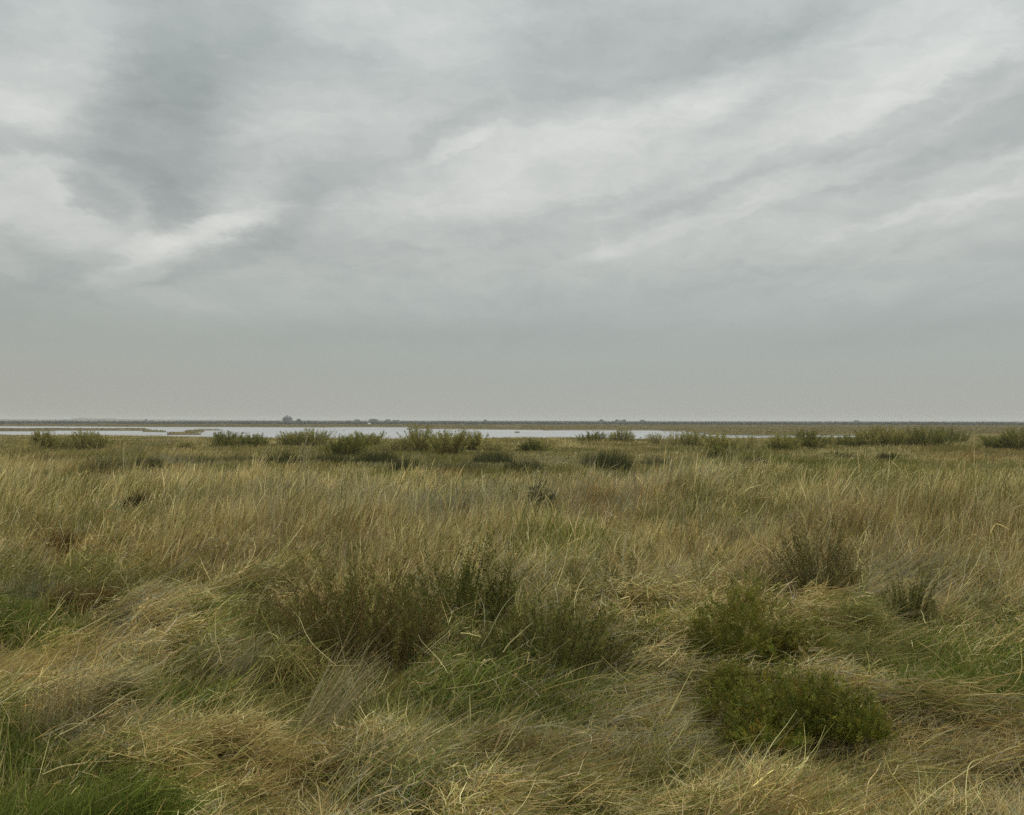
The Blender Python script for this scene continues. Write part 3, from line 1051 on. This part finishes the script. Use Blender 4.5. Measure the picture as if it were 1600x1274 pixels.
W1 = [(.13, .115, .03), (.17, .14, .04), (.10, .10, .025)]
WG = 'leafy weeds in the near grass'
for u, b, w, h, lab in ((977, 960, .22, .72, 'tall leafy weed, leftmost of the three standing above the grass'),
                        (1094, 935, .20, .66, 'tall leafy weed in the middle of the three, darkest at its tip'),
                        (1147, 925, .22, .50, 'small weed, rightmost of the three beside a pale dead stalk'),
                        (918, 965, .62, .60, 'wide sparse yellowish weed left of the three tall ones')):
    x, y = near(u, b)
    shrub('weed', lab, x, y, w, h, W1, 10 if w < .5 else 26, 70, .022, cat='weed', group=WG, dep=w, bare=.45, stemcol=[(.22, .18, .09)], srad=.0035, upright=.2)

# tussocks and tufts that stand out of the sward
ST = [(.46, .39, .20), (.40, .33, .16), (.52, .45, .26), (.34, .27, .12)]
BT = [(.21, .135, .045), (.25, .165, .06), (.16, .10, .032), (.30, .21, .085)]
KEEP.append((*near(232, 763), .36, .1))
KEEP.append((*near(205, 802), .5, .15))
KEEP.append((*near(88, 872), .32, .2))
KEEP.append((*near(45, 945), .4, .3))
x, y = near(232, 763)
clump('tussock', 'small round brown tussock in pale grass, upper left', x, y, .62, .50, [(.12, .095, .03), (.15, .115, .04), (.09, .075, .022)], 900, .006, 'tussock', None, dep=.6, p1=1.3, foot=.5)
x, y = near(205, 802)
clump('tussock', 'dark olive tussock leaning right, upper left below the small round one', x, y, .95, .62, [(.10, .085, .03), (.13, .105, .04), (.08, .07, .025)], 1200, .006, 'tussock', None, lean=.5, dep=.7, p1=.7, azj=.4)
KEEP.append((*near(98, 975), .26, .06))
KEEP.append((*near(152, 972), .28, .06))
x, y = near(98, 968)
clump('tussock', 'rust brown drooping tussock, left one of two at the left', x, y, .50, .50, BT, 1700, .0030, 'tussock', 'brown drooping tussocks at the left', dep=.4, p1=1.5, foot=.4)
x, y = near(152, 965)
clump('tussock', 'rust brown drooping tussock, right one of two at the left and rounder', x, y, .56, .46, BT, 1900, .0030, 'tussock', 'brown drooping tussocks at the left', dep=.42, p1=1.7, foot=.4)
x, y = near(88, 872)
clump('tussock', 'reddish brown upright tussock near the left edge', x, y, .65, .55, BT, 1300, .003, 'tussock', None, lean=.25, dep=.5, p1=.5, azj=.5)
x, y = near(1245, 1290)
clump('grass_tuft', 'pale stalks standing tall at the bottom edge, right of centre', x, y, .30, .56, ST, 85, .0014, 'grass tuft', None, lean=.16, dep=.2, p1=.35, azj=.5, foot=.55, P=8, wob=.05)
KEEP.append((*near(100, 1160), .3, .3))
x, y = near(95, 1165)
clump('grass_tuft', 'tall upright straw tuft at the left, beside the green turf', x, y, .66, .68, ST[1:] + [(.36, .29, .13)], 480, .0019, 'grass tuft', None, lean=.18, dep=.5, p1=.6, azj=.7, foot=.8, P=8, wob=.08)
KEEP.append((*near(500, 1120), .32, .35))
x, y = near(468, 1160)
clump('grass_tuft', 'straw bundle leaning hard to the right, left of centre', x, y, .36, .98, ST, 150, .0021, 'grass tuft', None, lean=.80, dep=.3, p1=.35, azj=.20, az0=.55, foot=.95, P=8, wob=.07)
x, y = near(330, 1090)
clump('grass_tuft', 'loose grey straw fan leaning right below the small olive shrub', x, y, .45, .85, [(.42, .38, .24), (.36, .32, .19), (.3, .27, .14)], 150, .0019, 'grass tuft', None, lean=.75, dep=.4, p1=.5, azj=.25, az0=.45, foot=.9, P=8, wob=.08)
x, y = near(655, 1050)
clump('grass_tuft', 'upright pale straws in front of the wispy olive shrub', x, y, .60, .72, ST, 210, .0019, 'grass tuft', None, lean=.10, dep=.3, p1=.5, azj=1.2, foot=.9, P=8, wob=.08)
x, y = near(45, 945)
clump('grass_tuft', 'grey green tuft with pale dry stalks near the left edge', x, y, .85, .48, [(.36, .33, .20), (.2, .2, .1), (.1, .12, .05), (.42, .38, .25)], 900, .0022, 'grass tuft', None, lean=.1, dep=.5, p1=.5, foot=.85, P=5)
DS = 'pale dead branching stalks'
for u, b, h, lab in ((792, 935, .42, 'pale forked dead stalk standing above the slim dark green shrub'), (868, 985, .5, 'bleached dead stalk bent over between weed and low green shrub'), (1236, 985, .46, 'bleached dead stalks crossing left of the dark twiggy shrub')):
    x, y = near(u, b)
    z = float(land_h(x, y))
    r0 = np.zeros((1, 3))
    m = strand_pts(r0, np.array([1.0]), np.array([.1]), np.array([.35]), np.array([h]), 7)
    k = 7
    ti = rng.integers(2, 6, k)
    br = strand_pts(m[0, ti], rng.uniform(0, 6.28, k), np.full(k, .5), rng.uniform(.3, 1.2, k), h * rng.uniform(.3, .6, k), 7)
    pos = np.concatenate([m, br])
    V, f, C = tubes(pos, np.concatenate([[.005], np.full(k, .003)])[:, None] * np.linspace(1, .4, 7), pick([(.55, .50, .36), (.48, .42, .28)], k + 1))
    o = mesh_obj('dead_stalk', V, f, STEM_M, None, C)
    o.location = (x, y, z)
    tag(o, lab, 'dead stalk', DS)


# ------------------------------------------------------------------ the grass
# what grows where: anchors (photo u, v, half width, half height) become patches on the ground
PALE = [(.62, .53, .26), (.55, .455, .21), (.68, .59, .32)]
TAN = [(.42, .33, .135), (.35, .27, .10), (.49, .395, .17)]
BRN = [(.27, .195, .075), (.33, .24, .095), (.21, .15, .055)]
RST = [(.33, .19, .055), (.38, .24, .08), (.25, .15, .045)]
OLV = [(.20, .19, .055), (.25, .23, .075), (.16, .155, .042)]
GRN = [(.13, .165, .030), (.165, .19, .038), (.10, .135, .024)]
BLU = [(.20, .205, .06), (.25, .24, .085), (.16, .17, .045)]
YGR = [(.21, .21, .04), (.25, .235, .055), (.17, .18, .032)]
GRY = [(.33, .305, .20), (.28, .26, .165), (.39, .355, .235)]
PALS = np.array([PALE, TAN, BRN, RST, OLV, GRN, BLU, YGR, GRY]) * np.array([1.0, 1.0, .93])
iPALE, iTAN, iBRN, iRST, iOLV, iGRN, iBLU, iYGR, iGRY = range(9)
PATCH = [  # u, v, ru, rv, palette, strength
    (90, 845, 70, 34, iRST, .3), (60, 800, 120, 40, iOLV, .35), (300, 890, 160, 30, iBRN, .22), (480, 870, 200, 30, iBRN, .22), (900, 790, 240, 26, iGRY, .35), (200, 800, 90, 20, iOLV, .45), (1330, 760, 120, 14, iOLV, .3),
    (950, 812, 70, 22, iRST, .35), (1100, 830, 120, 30, iOLV, .25), (1540, 707, 130, 8, iRST, .35), (1380, 870, 160, 50, iBRN, .3),
    (40, 930, 110, 45, iBLU, .5), (160, 905, 120, 40, iOLV, .4), (270, 1052, 90, 34, iGRN, .85), (390, 985, 90, 26, iGRN, .5), (30, 965, 90, 26, iGRN, .7), (20, 1310, 250, 128, iGRN, .98), (240, 1300, 130, 62, iGRN, .9),
    (20, 1130, 90, 45, iGRN, .75), (150, 1160, 120, 30, iBLU, .5), (1510, 1056, 150, 42, iGRN, .95), (1390, 1015, 110, 30, iBLU, .7), (1560, 1010, 80, 60, iGRN, .4),
    (660, 1080, 170, 50, iBLU, .6), (740, 1040, 160, 40, iGRN, .45), (560, 1010, 120, 40, iBRN, .4), (420, 1020, 110, 45, iOLV, .55), (760, 980, 180, 40, iOLV, .5),
    (920, 1020, 160, 40, iOLV, .4), (560, 745, 60, 10, iYGR, .7), (1110, 727, 80, 8, iYGR, .7), (1300, 718, 180, 8, iGRN, .55), (1470, 730, 180, 8, iYGR, .6), (1240, 722, 70, 8, iYGR, .5),
    (870, 715, 120, 12, iGRY, .5), (840, 735, 200, 8, iOLV, .55), (330, 700, 200, 8, iOLV, .5), (860, 700, 90, 8, iOLV, .5), (1250, 770, 110, 16, iOLV, .7), (1450, 795, 110, 16, iOLV, .6), (1380, 765, 120, 9, iOLV, .6), (1560, 815, 80, 18, iOLV, .5), (1150, 805, 130, 16, iOLV, .5), (700, 790, 150, 18, iOLV, .45), (540, 778, 120, 10, iOLV, .5), (330, 785, 80, 10, iOLV, .55), (60, 760, 90, 12, iOLV, .5), (1530, 765, 80, 8, iYGR, .6), (970, 745, 90, 8, iYGR, .4),
    (650, 800, 140, 24, iGRY, .45), (1000, 770, 90, 14, iGRY, .4), (430, 790, 200, 18, iGRY, .3), (1150, 880, 120, 40, iTAN, .3), (350, 1165, 200, 45, iTAN, .5), (450, 1190, 120, 40, iBRN, .35),
    (1070, 1230, 190, 45, iPALE, .25), (1380, 1220, 150, 45, iPALE, .2), (1500, 1110, 160, 50, iTAN, .4), (900, 1150, 220, 50, iBRN, .3), (1000, 1080, 180, 40, iGRY, .3), (700, 1230, 260, 40, iOLV, .2),
    (620, 1240, 80, 24, iGRN, .35), (1060, 1250, 70, 30, iGRN, .3), (880, 880, 60, 25, iGRN, .35), (1060, 1140, 100, 26, iBLU, .4), (880, 1060, 100, 24, iGRN, .35), (100, 1000, 130, 40, iTAN, .4),
    (1430, 930, 140, 40, iGRY, .3), (350, 940, 100, 40, iOLV, .4), (680, 700, 140, 10, iOLV, .4), (100, 700, 120, 12, iOLV, .35), (600, 712, 250, 12, iOLV, .5), (950, 718, 80, 14, iOLV, .5), (1350, 697, 260, 7, iOLV, .6), (1140, 704, 130, 9, iOLV, .55), (560, 699, 200, 8, iOLV, .55),
]


def field_uv(x, y):
    return px(x, y, 0.2)


def colours(x, y, base_w, jit=.2, same=None):
    """Linear colour per stem: the sward's own mixture by distance, then the patches, then chance."""
    n = len(x)
    u, v = field_uv(x, y)
    wv = 14 + .1 * (v - 690)
    u2 = u + (fbm(x * .9, y * .9, 3, 51) - .5) * 160
    v2 = v + (fbm(x * .7, y * .7, 3, 52) - .5) * wv * 2.2
    pal = np.full(n, iTAN)
    r = rng.random(n)
    if same is not None:                       # stems of one tuft mostly share a colour
        r = np.where(rng.random(n) < .62, same, r)
    rows = [690, 720, 735, 765, 800, 860, 940, 1020, 1274]
    tabs = base_w
    cum = np.zeros((n, 9))
    for k in range(9):
        cum[:, k] = np.interp(v2, rows, [t[k] for t in tabs])
    nz = fbm(x * .55, y * .4, 3, 61)
    cum[:, iOLV] *= .25 + 3.0 * sstep(.4, .7, nz)
    cum[:, iBRN] *= .3 + 2.2 * sstep(.42, .7, fbm(x * .5, y * .35, 3, 62))
    cum[:, iGRY] *= .3 + 2.2 * sstep(.42, .7, fbm(x * .6, y * .4, 3, 63))
    cum[:, iGRN] *= .1 + 2.6 * sstep(.45, .68, fbm(x * 1.3, y * 1.1, 3, 64))
    cum = np.cumsum(cum, 1)
    cum /= cum[:, -1:]
    pal = (r[:, None] > cum).sum(1)
    for pu, pv, ru, rv, k, s in PATCH:
        w = min(.98, s * 1.15) * np.exp(-(((u2 - pu) / ru) ** 2 + ((v2 - pv) / rv) ** 2) ** 1.6)
        if s < .05:
            continue
        hit = rng.random(n) < w
        pal[hit] = k
    c = PALS[pal, rng.integers(0, 3, n)]
    tone = np.exp(.8 * (fbm(x * 2.1, y * 1.6, 3, 71) - .5))
    return c * tone[:, None] * np.exp(rng.normal(0, jit, (n, 1))) * np.exp(rng.normal(0, .05, (n, 3))), pal


#        PALE TAN  BRN  RST  OLV  GRN  BLU  YGR  GRY
UPW = [(.25, .35, .10, .03, .20, .04, .00, .08, .15),
       (.25, .30, .08, .02, .20, .08, .00, .10, .15),
       (.56, .22, .03, .00, .10, .02, .00, .05, .12),
       (.66, .14, .02, .00, .10, .01, .00, .04, .12),
       (.56, .20, .03, .00, .10, .01, .00, .02, .14),
       (.34, .34, .08, .00, .13, .02, .00, .01, .15),
       (.20, .36, .14, .01, .16, .04, .03, .00, .16),
       (.24, .40, .12, .00, .10, .06, .03, .00, .14),
       (.20, .38, .17, .00, .12, .05, .02, .00, .13)]

LEAN = [  # photo u, v, radius, bearing (degrees from +x), lie: 0 standing .. 1 flat
    (200, 1155, 160, 28, 1), (100, 1070, 110, 50, .35), (550, 1080, 120, 55, .8), (720, 1100, 140, 45, .9), (700, 1180, 150, 8, 1), (450, 1190, 130, 35, .95),
    (1000, 1050, 120, -8, 1), (940, 1120, 120, -30, 1), (920, 1190, 120, -48, 1), (1050, 1160, 110, -20, 1), (1400, 1180, 120, -42, 1), (1290, 1150, 90, -22, 1),
    (1520, 1130, 110, 0, .9), (1110, 1235, 130, 42, .95), (1410, 1245, 110, 30, .9), (560, 1250, 160, 36, 1), (800, 1250, 140, 20, 1), (900, 960, 130, 60, .6),
    (1060, 990, 90, 25, .95), (1200, 930, 90, 30, .8), (1330, 985, 90, -20, .95), (350, 1000, 130, 45, .75), (300, 1110, 110, 48, .8), (1560, 1220, 90, 60, .5), (40, 1000, 120, 10, .9),
    (240, 960, 110, 20, .85), (1420, 1090, 110, -30, .95), (700, 960, 110, 70, .5), (1250, 1240, 80, 55, .7), (40, 1240, 160, 60, .2), (1490, 1040, 120, 40, .5), (560, 1150, 100, 50, .9),
]


def lie(x, y):
    u, v = field_uv(x, y)
    sx, sy, sf, sw = (np.zeros(len(x)) for _ in range(4))
    for a, b, r, g, f in LEAN:
        w = np.exp(-((u - a) ** 2 + (1.6 * (v - b)) ** 2) / r ** 2)
        sx += w * math.cos(R(g))
        sy += w * math.sin(R(g))
        sf += w * f
        sw += w
    w0 = .08
    base_f = sstep(890, 980, v) * .8 + .12
    sx += w0 * 1.0
    sy += w0 * .35
    f = (sf + w0 * base_f) / (sw + w0)
    az = np.arctan2(sy, sx) + 1.7 * (fbm(x * 1.6, y * 1.3, 3, 81) - .5) * 1.6
    f = np.clip(f + .7 * (fbm(x * 1.2, y * 1.0, 3, 82) - .5), 0, 1)
    return az, f * sstep(840, 960, v)


def mat_h(x, y):
    """Top of the matted straw above the soil."""
    a = fbm(x * 1.3, y * 1.1, 2, 91)
    b = fbm(x * 3.4, y * 2.8, 2, 92)
    return .025 + .20 * sstep(.25, .75, a) + .24 * sstep(.40, .68, b) * (.4 + .6 * sstep(.3, .6, a))


def thin(x, y, k=1.0):
    keep = np.ones(len(x))
    for cx, cy, r, s in KEEP:
        d2 = ((x - cx) ** 2 + (y - cy) ** 2) / r ** 2
        keep = np.minimum(keep, np.where(d2 < 1, s + (1 - s) * sstep(.6, 1, d2), 1))
        for q in (.95, .89, .83):                 # and just before it
            d3 = ((x - cx * q) ** 2 + (y - cy * q) ** 2) / r ** 2
            keep = np.minimum(keep, np.where(d3 < 1, min(1, s * 1.3 + .12), 1))
    return rng.random(len(x)) < 1 - (1 - keep) * k


def clear(pos, k=.9):
    keep = np.ones(len(pos))
    for cx, cy, r, s in KEEP:
        for j in (pos.shape[1] // 2, -1):
            d2 = ((pos[:, j, 0] - cx) ** 2 + (pos[:, j, 1] - cy) ** 2) / r ** 2
            keep = np.minimum(keep, np.where(d2 < .95, s, 1))
    return rng.random(len(pos)) < 1 - (1 - keep) * k


POS, RAD, CLR = {}, {}, {}


def put(kind, pos, rad, col):
    POS.setdefault(kind, []).append(pos.astype(np.float32))
    RAD.setdefault(kind, []).append(rad.astype(np.float32))
    CLR.setdefault(kind, []).append(col.astype(np.float32))


def spread(n, y0, y1, p=0.0, margin=1.14):
    """Points over the wedge of ground seen, from y0 to y1 metres; p=0: equally many per octave of distance, p=1: evenly by area/y."""
    t = rng.random(n)
    if p == 0:
        y = y0 * (y1 / y0) ** t
    else:
        y = (y0 ** p + t * (y1 ** p - y0 ** p)) ** (1 / p)
    x = (rng.random(n) - .5) * 2 * (y * 800 / F * margin + 1.0)
    return x, y


def tufts(nt, per, y0, y1, sig, p=0.0):
    tx, ty = spread(nt, y0, y1, p)
    k = rng.poisson(per, nt)
    i = np.repeat(np.arange(nt), k)
    n = len(i)
    return tx[i] + rng.normal(0, sig, n) * (1 + .0 * n), ty[i] + rng.normal(0, sig, n), i, nt


def sward_h(x, y):
    u, v = field_uv(x, y)
    rows = [690, 705, 746, 764, 782, 850, 930, 1000, 1274]
    hs = [.22, .20, .16, .46, .50, .44, .36, .28, .25]
    h = np.interp(v + 44 * (fbm(x * .16, y * .1, 3, 33) - .5), rows, hs)
    h = h * (.18 + 1.6 * fbm(x * .45, y * .35, 3, 34)) * (.8 + .4 * fbm(x * 1.5, y * 1.2, 2, 35))
    h = np.minimum(h, .66)
    low = np.zeros(len(x))
    nu, nv = fbm(x * 1.1, y * .9, 3, 53), fbm(x * 1.1, y * .9, 3, 54)
    for pu, pv, ru, rv, k, s in PATCH:
        if k in (iGRN, iYGR, iOLV, iBLU):
            q = s if k in (iGRN, iYGR) else s * .55
            low = np.maximum(low, q * np.exp(-(((u + (nu - .5) * 90 - pu) / ru) ** 2 + ((v + (nv - .5) * rv * 1.5 - pv) / rv) ** 2) ** 1.5))
    return h * (1 - .6 * low), low


# 1. matted, lodged straw close by
def lodged(nt, per, y0, y1, sig, Lr, lift):
    x, y, i, nt = tufts(nt, per, y0, y1, sig)
    az, f = lie(x, y)
    _, low = sward_h(x, y)
    ok = (rng.random(len(x)) < (.15 + .85 * f) * (1 - .97 * np.clip(low * 1.6, 0, 1))) & thin(x, y, .85)
    x, y, i, az, f = x[ok], y[ok], i[ok], az[ok], f[ok]
    n = len(x)
    ta = rng.normal(0, .50, nt)[i]
    tl = np.exp(rng.normal(0, .28, nt))[i]
    stray = rng.random(n) < .22
    az = az + ta + rng.normal(0, .26, n) + stray * rng.normal(0, 1.2, n)
    M = mat_h(x, y)
    z = land_h(x, y) + M * rng.random(n) ** .8 * lift
    L = rng.uniform(*Lr, n) * tl
    p0 = (.34 + 1.12 * f) * rng.uniform(.80, 1.10, n)
    p1 = p0 + rng.uniform(.05, .42, n) * (1 - .35 * stray)
    p1 = np.minimum(p1, 1.9)
    P = 6
    root = np.stack([x - np.cos(az) * L * .35, y - np.sin(az) * L * .35, z], -1)
    pos = strand_pts(root, az, p0, p1, L, P, .9, rng.normal(0, .30, n), .13, .17)
    soil = land_h(pos[..., 0], pos[..., 1]) + .004
    pos[..., 2] = np.maximum(pos[..., 2], soil)
    ok = clear(pos)
    pos, x, y, n = pos[ok], x[ok], y[ok], int(ok.sum())
    c, pal = colours(x, y, UPW, same=rng.random(nt)[i[ok]])
    gr = np.isin(pal, (iGRN,))
    r = np.where(rng.random(n) < .16, .0025, .00135) * rng.uniform(.7, 1.25, n) * np.maximum(1, y / 6) ** .8
    w = np.array([1, 1, .95, .85, .65, .3])
    put('dry', pos[~gr], (r[:, None] * w)[~gr], c[~gr])
    put('green', pos[gr], (r[:, None] * w)[gr] * 1.1, c[gr])


lodged(10500, 54, 3.6, 15.5, .06, (.16, .46), 1.0)


# 2. short blades of the understorey
def under(n, y0, y1):
    x, y = spread(n, y0, y1)
    _, low = sward_h(x, y)
    ok = rng.random(n) < .36 + .64 * np.clip(low * 1.6, 0, 1)
    x, y, low = x[ok], y[ok], low[ok]
    n = len(x)
    c, pal = colours(x, y, [(.12, .22, .16, .02, .22, .10, .06, .03, .10)] * 9)
    gr = np.isin(pal, (iGRN, iBLU, iYGR))
    L = rng.uniform(.08, .22, n) * (1 + .6 * low)
    p0 = np.abs(rng.normal(0, .35, n))
    az = rng.normal(.5, 1.3, n)
    z = land_h(x, y) + mat_h(x, y) * rng.random(n) * .75 * (1 - .6 * low)
    pos = strand_pts(np.stack([x, y, z], -1), az, p0, p0 + rng.uniform(.2, 1.5, n), L, 5, 1.4, 0, .15)
    r = .0017 * rng.uniform(.6, 1.3, n) * np.maximum(1, y / 6) ** .8
    w = np.array([.8, 1, .9, .6, .15])
    put('dry', pos[~gr], (r[:, None] * w)[~gr], c[~gr])
    put('green', pos[gr], (r[:, None] * w)[gr] * 1.15, c[gr])


under(620000, 3.7, 18)
under(260000, 15, 34)


def litter(n, y0, y1):
    x, y = spread(n, y0, y1)
    _, low = sward_h(x, y)
    az, f = lie(x, y)
    ok = (rng.random(n) < (.35 + .65 * f) * (1 - .9 * np.clip(low * 1.5, 0, 1))) & thin(x, y, .8)
    x, y, az = x[ok], y[ok], az[ok]
    n = len(x)
    z = land_h(x, y) + mat_h(x, y) * rng.uniform(.55, 1.15, n) + .02
    L = rng.uniform(.04, .17, n)
    p0 = rng.normal(1.5, .28, n)
    pos = strand_pts(np.stack([x, y, z], -1), az + rng.normal(0, 1.0, n), p0, p0 + rng.normal(0, .35, n), L, 4, 1, rng.normal(0, .4, n), .15, .25)
    c, pal = colours(x, y, [(.34, .26, .14, .02, .06, .00, .02, .00, .26)] * 9)
    gr = np.isin(pal, (iGRN, iYGR))
    r = (.0013 * rng.uniform(.7, 1.6, n) * np.maximum(1, y / 6) ** .8)[:, None] * np.array([1, 1, 1, .7])
    put('dry', pos[~gr], r[~gr], c[~gr])


litter(330000, 3.6, 16)


# 3. standing stems
def standing(nt, per, y0, y1, sig, P, seed=.3, cut=True):
    x, y, i, nt = tufts(nt, per, y0, y1, sig)
    y = np.maximum(y, y0 * .9)
    az, f = lie(x, y)
    h, low = sward_h(x, y)
    pd = .06 + .94 * sstep(.40, .54, fbm(x * .8, y * .5, 3, 47))      # the stand is broken by thin places
    ok = (rng.random(len(x)) < pd * (1 - .93 * f) * (1 - np.clip(low * 1.3, 0, .98))) & thin(x, y)
    x, y, i, az, f, h, low = (q[ok] for q in (x, y, i, az, f, h, low))
    n = len(x)
    lean = .10 + .16 * fbm(x * .25, y * .2, 2, 44) + .75 * sstep(.52, .74, fbm(x * .6, y * .45, 3, 45)) + .35 * f
    ta = rng.normal(0, .35, nt)[i]
    th = np.exp(rng.normal(0, .30, nt))[i]
    az = az + ta + rng.normal(0, .70, n)
    L = h * th * rng.uniform(.55, 1.18, n)
    p0 = lean * rng.uniform(.3, 1.5, n)
    p1 = p0 + rng.uniform(.0, .7, n) + (rng.random(n) < .12) * .7
    pos = strand_pts(np.stack([x, y, land_h(x, y) - .02], -1), az, p0, p1, L, P, 1.5, rng.normal(0, .3, n), .09, .07)
    c, pal = colours(x, y, UPW, same=rng.random(nt)[i])
    c = c * np.where(np.isin(pal, (iPALE, iTAN, iGRY)), 1 + .16 * sstep(16, 26, y), 1)[:, None]    # farther stand lightened: light caught by its pale tops, put into the colour
    gr = np.isin(pal, (iGRN, iYGR))
    r = .0011 * rng.uniform(.65, 1.35, n) * np.maximum(1, y / 5.5) ** .86
    t = np.linspace(0, 1, P)
    w = np.broadcast_to(1 - .72 * t, (n, P)).copy()
    head = rng.random(n) < seed
    w[head] = w[head] * .8 + 1.5 * np.exp(-((t - .84) / .13) ** 2)
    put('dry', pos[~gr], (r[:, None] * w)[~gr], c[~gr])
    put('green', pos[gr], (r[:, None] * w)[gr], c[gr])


standing(7500, 38, 4.2, 16, .09, 6)
standing(32000, 30, 9.5, 30, .12, 5)
standing(24000, 20, 24, 60, .22, 5, seed=.2)


# 4. short turf and shore grass beyond, and the saltmarsh across the water
def distant(n, y0, y1, p, hh, rk, w9):
    x, y = spread(n, y0, y1, p, 1.2)
    ok = water_mask(*px(x, y, WZ)) < -.06
    x, y = x[ok], y[ok]
    n = len(x)
    h = hh * (1 + .9 * sstep(.5, .7, fbm(x * .09, y * .05, 3, 16)) * (y < 110)) * rng.uniform(.5, 1.15, n) * (.5 + fbm(x * .12, y * .06, 3, 14))
    pos = strand_pts(np.stack([x, y, land_h(x, y) - .03], -1), rng.normal(.2, .9, n), np.abs(rng.normal(.1, .2, n)), rng.uniform(.3, 1.2, n), h, 3, 1.2)
    q = vnoise(x * .45, y * .14, 9) + rng.normal(0, .07, n)
    rank = np.empty(n)
    rank[np.argsort(q)] = np.arange(n) / n
    c, pal = colours(x, y, [w9] * 9, .09, rank)
    c = (.68 if y0 > 150 else 1.0) * (.28 * c + .72 * PALS.mean(1)[pal] * np.exp(.3 * (fbm(x * .2, y * .06, 2, 15) - .5))[:, None])
    r = rk * y * rng.uniform(.7, 1.3, n)
    put('far', pos, r[:, None] * np.array([1, .85, .35]), c)


distant(360000, 34, 190, 0.4, .30, .00021, (.22, .34, .10, .03, .20, .05, .00, .07, .12))
distant(170000, 190, 1000, 0.4, .26, .00020, (.06, .26, .26, .05, .32, .02, .00, .02, .04))


def hair(name, kind, label, cat):
    blocks = sorted(zip(POS[kind], RAD[kind], CLR[kind]), key=lambda b: b[0].shape[1])
    sizes = np.concatenate([np.full(len(p), p.shape[1], np.int32) for p, _, _ in blocks])
    hc = bpy.data.hair_curves.new(name)
    hc.add_curves(sizes.tolist())
    P = np.concatenate([p.reshape(-1, 3) for p, _, _ in blocks])
    Rr = np.concatenate([r.reshape(-1) for _, r, _ in blocks])
    C = np.ones((len(sizes), 4), np.float32)
    C[:, :3] = np.concatenate([c for _, _, c in blocks])
    hc.attributes['position'].data.foreach_set('vector', P.ravel())
    a = hc.attributes.get('radius') or hc.attributes.new('radius', 'FLOAT', 'POINT')
    a.data.foreach_set('value', np.ascontiguousarray(Rr, np.float32))
    a = hc.attributes.new('col', 'FLOAT_COLOR', 'CURVE')
    a.data.foreach_set('color', C.ravel())
    hc.materials.append(GRASS_M)
    o = bpy.data.objects.new(name, hc)
    COL.objects.link(o)
    tag(o, label, cat, kind='stuff')
    print(name, len(sizes))


hair('dry_grass', 'dry', 'tan and straw coloured dry grass, flattened close by and standing further off', 'grass')
hair('green_grass', 'green', 'short fresh green grass growing through the straw', 'grass')
hair('marsh_grass', 'far', 'tan marsh grass on the shores and islets around the water', 'grass')


# ------------------------------------------------------------------ the air
def build_haze():
    m, N, L = new_mat('haze')
    N.remove(N['Principled BSDF'])
    v = N.new('ShaderNodeVolumePrincipled')
    v.inputs['Color'].default_value = (.86, .92, .95, 1)
    v.inputs['Density'].default_value = HAZE
    L.new(v.outputs[0], N['Material Output'].inputs['Volume'])
    V, f = boxes([(-2600, 2600, -60, 2700, -2.4, 9.2)])
    o = mesh_obj('haze', V, f, m)
    tag(o, kind='stuff')


HAZE = 0.00023
build_haze()
